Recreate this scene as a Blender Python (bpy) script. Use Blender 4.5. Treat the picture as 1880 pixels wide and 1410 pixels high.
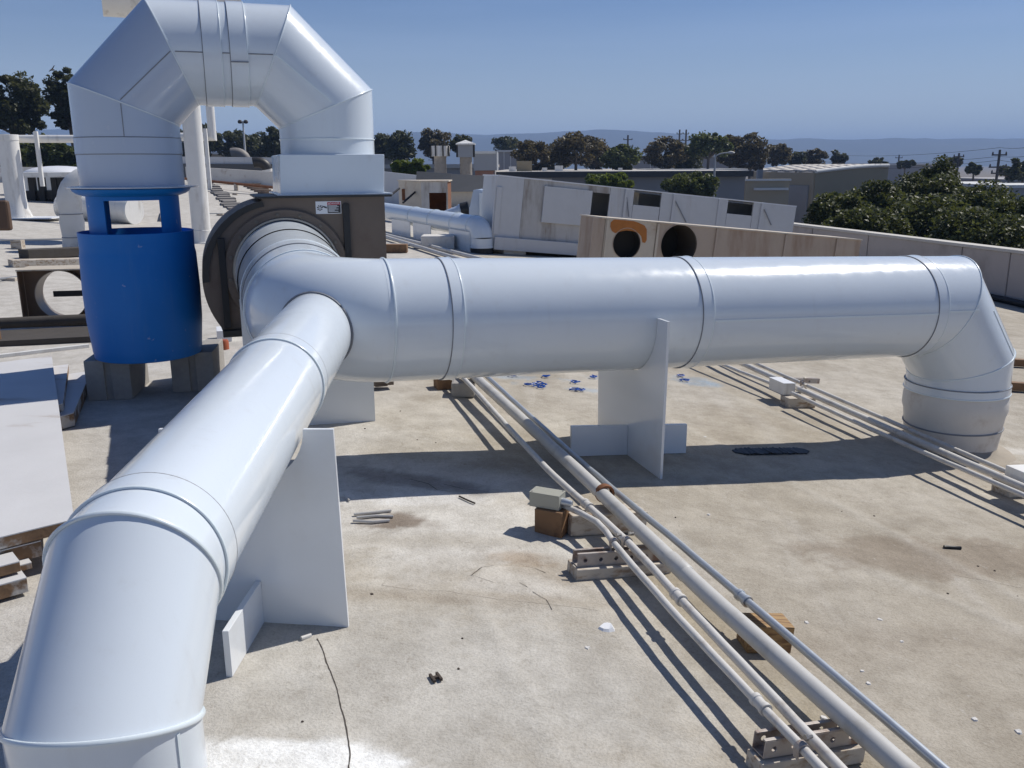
import bpy, bmesh, math, random
import numpy as np
from mathutils import Vector, Matrix, noise
from math import sin, cos, tan, atan, pi, radians, sqrt, exp, log
random.seed(7)
for o in list(bpy.data.objects): bpy.data.objects.remove(o)
SC = bpy.context.scene
COL = SC.collection

# ------------------------------------------------------------------ camera
F_PX = 1620.0; PITCH = radians(13.9); ROLL = radians(0.3); CAM = Vector((0, 0, 1.2))
FW = Vector((0, cos(PITCH), -sin(PITCH))); DN0 = Vector((0, -sin(PITCH), -cos(PITCH))); RT0 = Vector((1, 0, 0))
RT = cos(ROLL) * RT0 + sin(ROLL) * DN0; DN = -sin(ROLL) * RT0 + cos(ROLL) * DN0
cd = bpy.data.cameras.new('camera'); cam = bpy.data.objects.new('camera', cd); COL.objects.link(cam)
cd.sensor_fit = 'HORIZONTAL'; cd.angle = 2 * atan(940 / F_PX); cd.clip_start = 0.02; cd.clip_end = 20000
M = Matrix.Identity(4)
for i in range(3):
    M[i][0] = RT[i]; M[i][1] = -DN[i]; M[i][2] = -FW[i]; M[i][3] = CAM[i]
cam.matrix_world = M
SC.camera = cam

# ------------------------------------------------------------------ sky, sun, exposure
SUN_AZ = radians(55.5); SUN_EL = radians(49.0)
w = bpy.data.worlds.new('World'); SC.world = w; w.use_nodes = True
nt = w.node_tree; nt.nodes.clear()
out = nt.nodes.new('ShaderNodeOutputWorld'); bg = nt.nodes.new('ShaderNodeBackground'); sky = nt.nodes.new('ShaderNodeTexSky')
sky.sky_type = 'NISHITA'; sky.sun_disc = False; sky.sun_elevation = SUN_EL; sky.sun_rotation = SUN_AZ
sky.altitude = 20; sky.air_density = 1.0; sky.dust_density = 0.3; sky.ozone_density = 3.0
# faint high cirrus, streaked along the horizon direction
tc = nt.nodes.new('ShaderNodeTexCoord'); mp = nt.nodes.new('ShaderNodeMapping'); mp.inputs['Scale'].default_value = (1.1, 1.6, 16.0)
mp.inputs['Rotation'].default_value = (0.05, 0.06, 0.4)
nz = nt.nodes.new('ShaderNodeTexNoise'); nz.inputs['Scale'].default_value = 1.3; nz.inputs['Detail'].default_value = 5; nz.inputs['Roughness'].default_value = 0.55
cr = nt.nodes.new('ShaderNodeValToRGB'); cr.color_ramp.elements[0].position = 0.46; cr.color_ramp.elements[1].position = 0.74
cr.color_ramp.elements[0].color = (0, 0, 0, 1); cr.color_ramp.elements[1].color = (0.30, 0.30, 0.30, 1)
mx = nt.nodes.new('ShaderNodeMix'); mx.data_type = 'RGBA'; mx.inputs[7].default_value = (8.0, 8.8, 10.0, 1)
nt.links.new(tc.outputs['Generated'], mp.inputs['Vector']); nt.links.new(mp.outputs[0], nz.inputs['Vector'])
nt.links.new(nz.outputs['Fac'], cr.inputs[0]); nt.links.new(cr.outputs[0], mx.inputs[0]); nt.links.new(sky.outputs[0], mx.inputs[6])
# pale haze low in the sky, the same all the way round
sp = nt.nodes.new('ShaderNodeSeparateXYZ'); nt.links.new(tc.outputs['Generated'], sp.inputs[0])
mr = nt.nodes.new('ShaderNodeMapRange'); mr.inputs[1].default_value = 0.0; mr.inputs[2].default_value = 0.34; mr.inputs[3].default_value = 1.0; mr.inputs[4].default_value = 0.0
nt.links.new(sp.outputs[2], mr.inputs[0])
pw = nt.nodes.new('ShaderNodeMath'); pw.operation = 'POWER'; pw.inputs[1].default_value = 3.2; nt.links.new(mr.outputs[0], pw.inputs[0])
hz = nt.nodes.new('ShaderNodeMix'); hz.data_type = 'RGBA'; hz.inputs[7].default_value = (17.0, 14.6, 11.2, 1)
nt.links.new(pw.outputs[0], hz.inputs[0]); nt.links.new(mx.outputs[2], hz.inputs[6])
tn_ = nt.nodes.new('ShaderNodeMix'); tn_.data_type = 'RGBA'; tn_.blend_type = 'MULTIPLY'; tn_.inputs[0].default_value = 1.0; tn_.inputs[7].default_value = (0.64, 0.84, 1.20, 1)
nt.links.new(hz.outputs[2], tn_.inputs[6]); nt.links.new(tn_.outputs[2], bg.inputs[0]); nt.links.new(bg.outputs[0], out.inputs[0])
bg.inputs[1].default_value = 0.060
sl = bpy.data.lights.new('sun', 'SUN'); sl.energy = 4.7; sl.angle = radians(0.53); sl.color = (1.0, 0.955, 0.88)
so = bpy.data.objects.new('sun', sl); COL.objects.link(so)
so.rotation_euler = (Vector((sin(SUN_AZ) * cos(SUN_EL), cos(SUN_AZ) * cos(SUN_EL), sin(SUN_EL)))).to_track_quat('Z', 'Y').to_euler()
so.location = (10, 10, 20)
vs = SC.view_settings; vs.view_transform = 'Standard'; vs.look = 'None'; vs.exposure = 0.0; vs.gamma = 1.0; vs.use_curve_mapping = False

# ------------------------------------------------------------------ geometry of the place
def roof_z(x):
    a = (x + 0.8) / 0.25
    z = -0.0897 * 0.25 * (a if a > 30 else math.log1p(exp(a)))
    b = (-x - 4.6) / 0.5
    r = 0.08 * 0.5 * (b if b > 30 else math.log1p(exp(b)))
    return z + 0.75 * math.tanh(r / 0.75)
def ray(u, v): return FW + RT * ((u - 940) / F_PX) + DN * ((v - 705) / F_PX)
def at_y(u, v, y): d = ray(u, v); return CAM + d * (y / d.y)
def at_z(u, v, z): d = ray(u, v); return CAM + d * ((z - CAM.z) / d.z)
def on_plane(u, v, p, n): d = ray(u, v); return CAM + d * ((Vector(p) - CAM).dot(n) / d.dot(n))
def on_roof(u, v, h=0.0):
    d = ray(u, v); t = 0.2; step = 0.02
    while t < 80:
        P = CAM + d * t
        if P.z <= roof_z(P.x) + h: break
        t += step * (1 + t)
    lo, hi = t - step * (1 + t), t
    for _ in range(30):
        m = (lo + hi) / 2; P = CAM + d * m
        if P.z <= roof_z(P.x) + h: hi = m
        else: lo = m
    return CAM + d * hi
AN = atan(0.3387); E1 = Vector((cos(AN), sin(AN), 0)); E2 = Vector((-sin(AN), cos(AN), 0)); ORI = Vector((0, 3.764, 0)); UP = Vector((0, 0, 1))
def L(s, t, z): return ORI + E1 * s + E2 * t + UP * z
SLOPE = Vector((1, 0, -0.0897)).normalized()

# ------------------------------------------------------------------ mesh builder
class MB:
    def __init__(s): s.v = []; s.f = []
    def add(s, vs, fs):
        o = len(s.v); s.v += [Vector(p) for p in vs]; s.f += [tuple(i + o for i in f) for f in fs]; return s
    def hexa(s, p):  # bottom 4 ccw, top 4 ccw
        return s.add(p, [(3, 2, 1, 0), (4, 5, 6, 7), (0, 1, 5, 4), (1, 2, 6, 5), (2, 3, 7, 6), (3, 0, 4, 7)])
    def box(s, c, size, ax=None):
        ex, ey, ez = ax if ax else (Vector((1, 0, 0)), Vector((0, 1, 0)), Vector((0, 0, 1)))
        a, b, d = ex * size[0] / 2, ey * size[1] / 2, ez * size[2] / 2; c = Vector(c)
        return s.hexa([c - a - b - d, c + a - b - d, c + a + b - d, c - a + b - d, c - a - b + d, c + a - b + d, c + a + b + d, c - a + b + d])
    def rings(s, R, close=False, cap0=False, cap1=False):
        o = len(s.v); n = len(R[0])
        for r in R: s.v += [Vector(p) for p in r]
        m = len(R)
        for i in range(m - 1 + (1 if close else 0)):
            a = o + i * n; b = o + ((i + 1) % m) * n
            for k in range(n): s.f.append((a + k, a + (k + 1) % n, b + (k + 1) % n, b + k))
        if cap0: s.f.append(tuple(o + k for k in reversed(range(n))))
        if cap1: s.f.append(tuple(o + (m - 1) * n + k for k in range(n)))
        return s
    def tube(s, path, r, n=10, caps=True):
        path = [Vector(p) for p in path]; R = []; m = len(path)
        rr = r if isinstance(r, (list, tuple)) else [r] * m
        ref = None
        for i in range(m):
            d = (path[min(i + 1, m - 1)] - path[max(i - 1, 0)]).normalized()
            if ref is None: ref = d.orthogonal().normalized()
            ref = (ref - d * ref.dot(d)).normalized(); b = d.cross(ref)
            k = 1.0
            if 0 < i < m - 1:
                c_ = (path[i] - path[i - 1]).normalized().dot(d); k = 1 / max(c_, .5) if False else 1.0
            R.append([path[i] + (ref * cos(2 * pi * j / n) + b * sin(2 * pi * j / n)) * rr[i] * k for j in range(n)])
        return s.rings(R, cap0=caps, cap1=caps)
    def mitre(s, P0, n0, P1, n1, r, n=64, ref=None, wall=0.0):
        P0 = Vector(P0); P1 = Vector(P1); d = (P1 - P0).normalized()
        if ref is None: ref = d.orthogonal().normalized()
        ref = (ref - d * ref.dot(d)).normalized(); b = d.cross(ref)
        def ring(P, nn, rad):
            o = []
            for j in range(n):
                q = (ref * cos(2 * pi * j / n) + b * sin(2 * pi * j / n)) * rad; p = P + q
                o.append(p + d * ((P - p).dot(nn) / d.dot(nn)))
            return o
        if wall: return s.rings([ring(P0, n0, r), ring(P1, n1, r), ring(P1, n1, r - wall), ring(P0, n0, r - wall)], close=True)
        return s.rings([ring(P0, n0, r), ring(P1, n1, r)])
    def bead(s, P, nn, d, r, br=0.004, n=64):
        d = Vector(d).normalized(); ref = d.orthogonal().normalized(); b = d.cross(ref); pts = []
        for j in range(n):
            p = P + (ref * cos(2 * pi * j / n) + b * sin(2 * pi * j / n)) * r
            pts.append(p + d * ((P - p).dot(nn) / d.dot(nn)))
        R = []
        for j in range(n):
            t = (pts[(j + 1) % n] - pts[j - 1]).normalized(); o = (pts[j] - P); o = (o - t * o.dot(t)).normalized(); q = t.cross(o)
            R.append([pts[j] + (o * cos(a) + q * sin(a)) * br for a in (0, pi / 3, 2 * pi / 3, pi, 4 * pi / 3, 5 * pi / 3)])
        return s.rings(R, close=True)
    def lathe(s, c, prof, n=48, axis=UP, cap0=False, cap1=False):
        c = Vector(c); axis = Vector(axis).normalized(); ref = axis.orthogonal().normalized(); b = axis.cross(ref)
        return s.rings([[c + axis * z + (ref * cos(2 * pi * j / n) + b * sin(2 * pi * j / n)) * r for j in range(n)] for r, z in prof], cap0=cap0, cap1=cap1)
    def prism(s, poly, ext):
        poly = [Vector(p) for p in poly]; n = len(poly); ext = Vector(ext); o = len(s.v)
        s.v += poly + [p + ext for p in poly]
        s.f.append(tuple(o + i for i in range(n))); s.f.append(tuple(o + n + i for i in reversed(range(n))))
        for i in range(n): s.f.append((o + i, o + n + i, o + n + (i + 1) % n, o + (i + 1) % n))
        return s

def wloc(o):
    v = Vector((0, 0, 0))
    while o is not None: v = v + Vector(o.location); o = o.parent
    return v
def mesh_obj(name, mb, mat, parent=None, smooth=None, bevel=0.0, seg=2, solid=0.0):
    me = bpy.data.meshes.new(name)
    if parent is None:
        xs = [p.x for p in mb.v]; ys = [p.y for p in mb.v]; zs = [p.z for p in mb.v]
        off = Vector(((min(xs) + max(xs)) / 2, (min(ys) + max(ys)) / 2, min(zs)))
    else: off = wloc(parent)
    me.from_pydata([tuple(p - off) for p in mb.v], [], mb.f); me.update()
    b = bmesh.new(); b.from_mesh(me)
    bmesh.ops.recalc_face_normals(b, faces=b.faces)
    if bevel: bmesh.ops.bevel(b, geom=list(b.edges), offset=bevel, segments=seg, affect='EDGES', profile=0.6, clamp_overlap=True)
    b.to_mesh(me); b.free()
    if smooth:
        me.polygons.foreach_set('use_smooth', [True] * len(me.polygons)); me.set_sharp_from_angle(angle=radians(smooth))
    o = bpy.data.objects.new(name, me); COL.objects.link(o)
    if mat: me.materials.append(mat)
    if parent is None: o.location = off
    else: o.parent = parent
    if solid:
        m = o.modifiers.new('thickness', 'SOLIDIFY'); m.thickness = solid; m.offset = 0
    return o
def tag(o, label, cat, group=None):
    o['label'] = label; o['category'] = cat
    if group: o['group'] = group
    return o
def thing(name, label, cat, loc, group=None):
    o = bpy.data.objects.new(name, None); COL.objects.link(o); o.location = loc; o.empty_display_size = 0.1
    return tag(o, label, cat, group)
def structure(name, mb, mat, parent=None, **k):
    o = mesh_obj(name, mb, mat, parent, **k)
    if parent is None: o['kind'] = 'structure'
    return o

# ------------------------------------------------------------------ materials
def nodes(name):
    m = bpy.data.materials.new(name); m.use_nodes = True; t = m.node_tree; b = t.nodes['Principled BSDF']; return m, t, b
def N(t, ty, **k):
    n = t.nodes.new(ty)
    for a, v in k.items():
        if hasattr(n, a): setattr(n, a, v)
        else: n.inputs[a].default_value = v
    return n
def lk(t, a, b): t.links.new(a, b)
def mix(t, fac, a, b, mode='MIX'):
    n = t.nodes.new('ShaderNodeMix'); n.data_type = 'RGBA'; n.blend_type = mode
    for i, v in ((0, fac), (6, a), (7, b)):
        if hasattr(v, 'is_linked') or hasattr(v, 'links'): lk(t, v, n.inputs[i])
        else: n.inputs[i].default_value = v if i == 0 else (*v, 1) if len(v) == 3 else v
    return n.outputs[2]
def ramp(t, fac, lo, hi):
    n = t.nodes.new('ShaderNodeMapRange'); n.inputs[1].default_value = lo; n.inputs[2].default_value = hi; n.interpolation_type = 'SMOOTHSTEP'
    lk(t, fac, n.inputs[0]); return n.outputs[0]
def mth(t, op, a, b=None):
    n = t.nodes.new('ShaderNodeMath'); n.operation = op
    for i, v in ((0, a), (1, b)):
        if v is None: continue
        if hasattr(v, 'links'): lk(t, v, n.inputs[i])
        else: n.inputs[i].default_value = v
    return n.outputs[0]
def noise_n(t, scale, detail=4, rough=0.55, stretch=None, coord='Object', dist=0.0):
    c = t.nodes.new('ShaderNodeTexCoord'); n = t.nodes.new('ShaderNodeTexNoise'); n.inputs['Scale'].default_value = scale
    n.inputs['Detail'].default_value = detail; n.inputs['Roughness'].default_value = rough; n.inputs['Distortion'].default_value = dist
    src = c.outputs[coord]
    if stretch:
        mpn = t.nodes.new('ShaderNodeMapping'); mpn.inputs['Scale'].default_value = stretch; lk(t, src, mpn.inputs[0]); src = mpn.outputs[0]
    lk(t, src, n.inputs['Vector']); return n.outputs['Fac']
def bump(t, b, h, strength=0.3, dist=0.01):
    n = t.nodes.new('ShaderNodeBump'); n.inputs['Strength'].default_value = strength; n.inputs['Distance'].default_value = dist
    lk(t, h, n.inputs['Height']); lk(t, n.outputs[0], b.inputs['Normal'])
def plain(name, col, rough=0.5, metal=0.0, var=0.12, scale=8, bmp=0.0, bscale=60, dirt=None, damt=0.0, dlo=0.52, dhi=0.7, dscale=3, streak=None, coat=0.0, spec=0.5):
    m, t, b = nodes(name)
    n1 = noise_n(t, scale, 5)
    c = mix(t, n1, [x * (1 - var) for x in col], [min(1, x * (1 + var)) for x in col])
    if dirt:
        n2 = noise_n(t, dscale, 8, 0.65, stretch=streak)
        c = mix(t, mth(t, 'MULTIPLY', ramp(t, n2, dlo, dhi), damt), c, dirt)
    lk(t, c, b.inputs['Base Color']); b.inputs['Roughness'].default_value = rough; b.inputs['Metallic'].default_value = metal
    b.inputs['Coat Weight'].default_value = coat; b.inputs['Coat Roughness'].default_value = 0.08; b.inputs['Specular IOR Level'].default_value = spec
    if bmp: bump(t, b, noise_n(t, bscale, 4), bmp, 0.004)
    return m
def duct_paint(name, col, rough, wav=0.22):
    m, t, b = nodes(name)
    n1 = noise_n(t, 2.5, 6, 0.6); n2 = noise_n(t, 14, 8, 0.7); n4 = noise_n(t, 3, 6, 0.7, stretch=(5, 5, 0.7))
    c = mix(t, n1, [x * 0.975 for x in col], col)
    c = mix(t, mth(t, 'MULTIPLY', ramp(t, n2, 0.56, 0.78), 0.24), c, (0.46, 0.45, 0.43))
    c = mix(t, mth(t, 'MULTIPLY', ramp(t, n4, 0.54, 0.78), 0.20), c, (0.50, 0.49, 0.48))
    lk(t, c, b.inputs['Base Color'])
    r = t.nodes.new('ShaderNodeMapRange'); lk(t, n2, r.inputs[0]); r.inputs[1].default_value = 0.3; r.inputs[2].default_value = 0.75; r.inputs[3].default_value = rough; r.inputs[4].default_value = rough + 0.14
    lk(t, r.outputs[0], b.inputs['Roughness'])
    b.inputs['Coat Weight'].default_value = 0.35; b.inputs['Coat Roughness'].default_value = 0.07
    n3 = noise_n(t, 1.9, 3, 0.4); bump(t, b, n3, wav, 0.03)
    return m
M_DUCT = duct_paint('duct_white_gloss', (0.665, 0.722, 0.772), 0.13)
M_DUCT2 = duct_paint('duct_white_shaded', (0.45, 0.52, 0.63), 0.17, 0.26)  # darker, bluer copy of the duct white; arch's left-side shade put into colour
M_BEAD = plain('duct_bead', (0.68, 0.75, 0.785), 0.25, coat=0.3, var=0.04)
M_SEAM = plain('seam_shadow_gap', (0.22, 0.23, 0.25), 0.6)
M_PVC = plain('pvc_sheet', (0.73, 0.755, 0.775), 0.22, var=0.03, dirt=(0.55, 0.52, 0.47), damt=0.25, dscale=2.5, coat=0.2)
M_DIRTYW = plain('weathered_white', (0.72, 0.71, 0.68), 0.5, var=0.08, dirt=(0.33, 0.29, 0.24), damt=0.65, dscale=2.2, dlo=0.50, dhi=0.75, streak=(3, 3, 0.5), bmp=0.15)
M_CURB = plain('weathered_curb', (0.66, 0.63, 0.58), 0.6, var=0.1, dirt=(0.30, 0.21, 0.14), damt=0.6, dscale=4, dlo=0.52, dhi=0.72, bmp=0.25)
M_FAN = plain('fan_taupe', (0.142, 0.108, 0.084), 0.58, var=0.14, dirt=(0.10, 0.06, 0.045), damt=0.5, dscale=5, bmp=0.1)
M_FAND = plain('fan_rim_dark', (0.026, 0.024, 0.022), 0.5, var=0.2)
M_FANB = plain('fan_bolt', (0.16, 0.14, 0.12), 0.5, metal=0.4)
M_BLACK = plain('black_gasket', (0.012, 0.012, 0.014), 0.55, var=0.3)
M_STEEL = plain('bolt_steel', (0.35, 0.33, 0.30), 0.4, metal=0.7)
M_GALV = plain('galvanised', (0.46, 0.49, 0.52), 0.38, metal=0.55, var=0.15, scale=30)
def blue_plastic():
    m, t, b = nodes('blue_drum_plastic')
    n = noise_n(t, 3, 5); c = mix(t, n, (0.004, 0.130, 0.43), (0.008, 0.180, 0.55))
    s = noise_n(t, 26, 3, 0.5); c = mix(t, mth(t, 'MULTIPLY', ramp(t, s, 0.70, 0.76), 0.6), c, (0.35, 0.42, 0.55))
    s2 = noise_n(t, 5, 6, 0.7, stretch=(4, 4, 0.6)); c = mix(t, mth(t, 'MULTIPLY', ramp(t, s2, 0.5, 0.8), 0.30), c, (0.06, 0.20, 0.46))
    lk(t, c, b.inputs['Base Color']); b.inputs['Roughness'].default_value = 0.5; b.inputs['Specular IOR Level'].default_value = 0.3; b.inputs['Subsurface Weight'].default_value = 0.0
    bump(t, b, noise_n(t, 6, 3), 0.15, 0.02)
    return m
M_BLUE = blue_plastic()
M_CMU = plain('concrete_block', (0.33, 0.31, 0.285), 0.9, var=0.2, scale=40, bmp=0.6, bscale=180)
M_COND = plain('painted_conduit', (0.57, 0.55, 0.515), 0.5, var=0.1, scale=20, dirt=(0.30, 0.24, 0.18), damt=0.7, dscale=13, dlo=0.50, dhi=0.75)
M_PIPEG = plain('painted_pipe', (0.50, 0.49, 0.465), 0.5, var=0.08, scale=14, dirt=(0.30, 0.27, 0.22), damt=0.4, dscale=9)
M_WOOD = plain('block_wood', (0.36, 0.22, 0.09), 0.7, var=0.3, scale=9, bmp=0.4, bscale=30, dirt=(0.13, 0.06, 0.022), damt=0.85, dscale=6, dlo=0.42, dhi=0.60, streak=(1, 12, 12))
M_WOODR = plain('stained_wood', (0.21, 0.115, 0.055), 0.75, var=0.3, bmp=0.4, bscale=40, dirt=(0.07, 0.035, 0.02), damt=0.8, dscale=7)
M_WOODP = plain('painted_plank', (0.52, 0.47, 0.40), 0.8, var=0.2, bmp=0.5, bscale=50, dirt=(0.24, 0.15, 0.08), damt=0.85, dscale=7, dlo=0.44, dhi=0.66, streak=(1, 6, 6))
M_STRUT = plain('strut_channel', (0.45, 0.405, 0.365), 0.55, metal=0.2, var=0.2, dirt=(0.19, 0.10, 0.06), damt=0.85, dscale=14, dlo=0.46, dhi=0.66)
M_RUST = plain('rust', (0.19, 0.075, 0.03), 0.85, var=0.4, scale=12, bmp=0.3)
M_JBOX = plain('junction_box_grey', (0.36, 0.355, 0.30), 0.45, var=0.06)
M_TAN = plain('tan_sheet', (0.46, 0.37, 0.29), 0.6, var=0.1, dirt=(0.25, 0.14, 0.08), damt=0.85, dscale=1.5, dlo=0.42, dhi=0.78, streak=(2.5, 2.5, 0.5), bmp=0.1)
M_TANC = plain('cream_sheet', (0.58, 0.51, 0.41), 0.6, var=0.1, dirt=(0.36, 0.22, 0.12), damt=0.6, dscale=3, bmp=0.1)
M_ORANGE = plain('orange_primer', (0.42, 0.145, 0.022), 0.6, var=0.25, scale=14)
M_WPANEL = plain('white_panel', (0.54, 0.55, 0.565), 0.45, var=0.06, dirt=(0.33, 0.28, 0.23), damt=0.55, dscale=1.6, dlo=0.55, dhi=0.78, streak=(3, 3, 0.4))
M_WPANELD = plain('white_panel_stained', (0.49, 0.48, 0.465), 0.55, var=0.1, dirt=(0.17, 0.125, 0.09), damt=0.9, dscale=1.5, dlo=0.43, dhi=0.72, streak=(2.6, 2.6, 0.6))
M_HOLE = plain('dark_interior', (0.02, 0.018, 0.016), 0.9)
M_STUCCO = plain('parapet_stucco', (0.44, 0.40, 0.375), 0.9, var=0.1, scale=1.5, dirt=(0.25, 0.22, 0.20), damt=0.5, dscale=1.2, bmp=0.4, bscale=45)
M_CAP = plain('parapet_cap', (0.55, 0.52, 0.47), 0.85, var=0.12, scale=3, bmp=0.3)
M_BOARD = plain('white_board', (0.57, 0.565, 0.565), 0.65, var=0.10, scale=5, dirt=(0.30, 0.22, 0.16), damt=0.7, dscale=3.2, dlo=0.56, dhi=0.74, streak=(0.6, 2.2, 1), bmp=0.1)
M_BOARDE = plain('board_edge', (0.20, 0.120, 0.065), 0.85, var=0.4, scale=18, bmp=0.5, bscale=60, dirt=(0.52, 0.50, 0.47), damt=0.85, dscale=5, dlo=0.50, dhi=0.60)
M_MAT = plain('dark_mat', (0.060, 0.052, 0.045), 0.9, var=0.3, scale=12, bmp=0.5)
M_PAVER = plain('walk_pad_grey', (0.20, 0.185, 0.17), 0.95, var=0.3, scale=10, bmp=0.5)
M_ASPH = plain('asphalt', (0.055, 0.055, 0.056), 0.9, var=0.25, scale=0.3, bmp=0.2)
M_GRAVEL = plain('dry_ground', (0.16, 0.13, 0.095), 0.95, var=0.3, scale=0.15)
def roof_mat():
    m, t, b = nodes('roof_coating')
    big = noise_n(t, 0.55, 4, 0.6); mid = noise_n(t, 2.6, 6, 0.62); fine = noise_n(t, 140, 2, 0.65); streak = noise_n(t, 1.6, 5, 0.6, stretch=(2.2, 0.35, 1))
    c = mix(t, ramp(t, big, 0.3, 0.7), (0.380, 0.340, 0.276), (0.490, 0.453, 0.390))
    c = mix(t, mth(t, 'MULTIPLY', ramp(t, mid, 0.46, 0.72), 0.5), c, (0.305, 0.266, 0.210))
    c = mix(t, mth(t, 'MULTIPLY', ramp(t, streak, 0.52, 0.75), 0.45), c, (0.52, 0.49, 0.445))
    at = t.nodes.new('ShaderNodeAttribute'); at.attribute_name = 'stain'
    c = mix(t, at.outputs['Alpha'], c, at.outputs['Color'])
    rg = noise_n(t, 6.5, 9, 0.74); sc_ = noise_n(t, 17, 6, 0.7, stretch=(1.6, 0.8, 1))
    c = mix(t, ramp(t, rg, 0.30, 0.70), mix(t, 1.0, c, (0.82, 0.805, 0.785), 'MULTIPLY'), mix(t, 1.0, c, (1.12, 1.12, 1.12), 'MULTIPLY'))
    c = mix(t, mth(t, 'MULTIPLY', ramp(t, sc_, 0.60, 0.72), 0.30), c, (0.62, 0.60, 0.56))
    c = mix(t, mth(t, 'MULTIPLY', ramp(t, sc_, 0.40, 0.30), 0.30), c, (0.20, 0.165, 0.125))
    spk = ramp(t, noise_n(t, 46, 2, 0.4), 0.64, 0.74)
    c = mix(t, mth(t, 'MULTIPLY', mth(t, 'MULTIPLY', spk, ramp(t, mid, 0.38, 0.6)), 0.22), c, (0.17, 0.135, 0.10))
    c = mix(t, mth(t, 'MULTIPLY', ramp(t, fine, 0.42, 0.68), 0.30), c, mix(t, 1.0, c, (0.50, 0.48, 0.45), 'MULTIPLY'))
    lk(t, c, b.inputs['Base Color']); b.inputs['Roughness'].default_value = 0.92; b.inputs['Specular IOR Level'].default_value = 0.2
    bump(t, b, mth(t, 'ADD', mth(t, 'MULTIPLY', fine, 0.14), mth(t, 'MULTIPLY', rg, 0.5)), 0.75, 0.02)
    return m
M_ROOF = roof_mat()
def leaf_mat(name, c1, c2, tr=0.15):
    m, t, b = nodes(name)
    n = noise_n(t, 0.9, 3); n2 = noise_n(t, 9, 2)
    c = mix(t, ramp(t, n, 0.3, 0.7), c1, c2); c = mix(t, mth(t, 'MULTIPLY', ramp(t, n2, 0.5, 0.7), 0.5), c, [min(1, x * 1.7) for x in c2])
    lk(t, c, b.inputs['Base Color']); b.inputs['Roughness'].default_value = 0.55
    b.inputs['Specular IOR Level'].default_value = 0.3
    tl = t.nodes.new('ShaderNodeBsdfTranslucent'); ms = t.nodes.new('ShaderNodeMixShader'); ms.inputs[0].default_value = 0.30
    lk(t, mix(t, 1.0, c, (1.5, 1.45, 0.9), 'MULTIPLY'), tl.inputs[0]); lk(t, b.outputs[0], ms.inputs[1]); lk(t, tl.outputs[0], ms.inputs[2])
    lk(t, ms.outputs[0], t.nodes['Material Output'].inputs[0])
    return m
LF_DARK = leaf_mat('leaf_dark', (0.034, 0.042, 0.020), (0.078, 0.082, 0.038))
LF_EUC = leaf_mat('leaf_eucalypt', (0.052, 0.045, 0.027), (0.120, 0.098, 0.058))
LF_OLIVE = leaf_mat('leaf_olive', (0.042, 0.058, 0.018), (0.105, 0.122, 0.040))
LF_GREEN = leaf_mat('leaf_green', (0.065, 0.095, 0.016), (0.145, 0.180, 0.032))
LF_GLOSS = leaf_mat('leaf_glossy', (0.036, 0.046, 0.018), (0.092, 0.104, 0.042)); LF_GLOSS.node_tree.nodes['Principled BSDF'].inputs['Roughness'].default_value = 0.5; LF_GLOSS.node_tree.nodes['Principled BSDF'].inputs['Specular IOR Level'].default_value = 0.22
M_BARK = plain('bark', (0.16, 0.125, 0.095), 0.9, var=0.3, scale=3)

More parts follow.
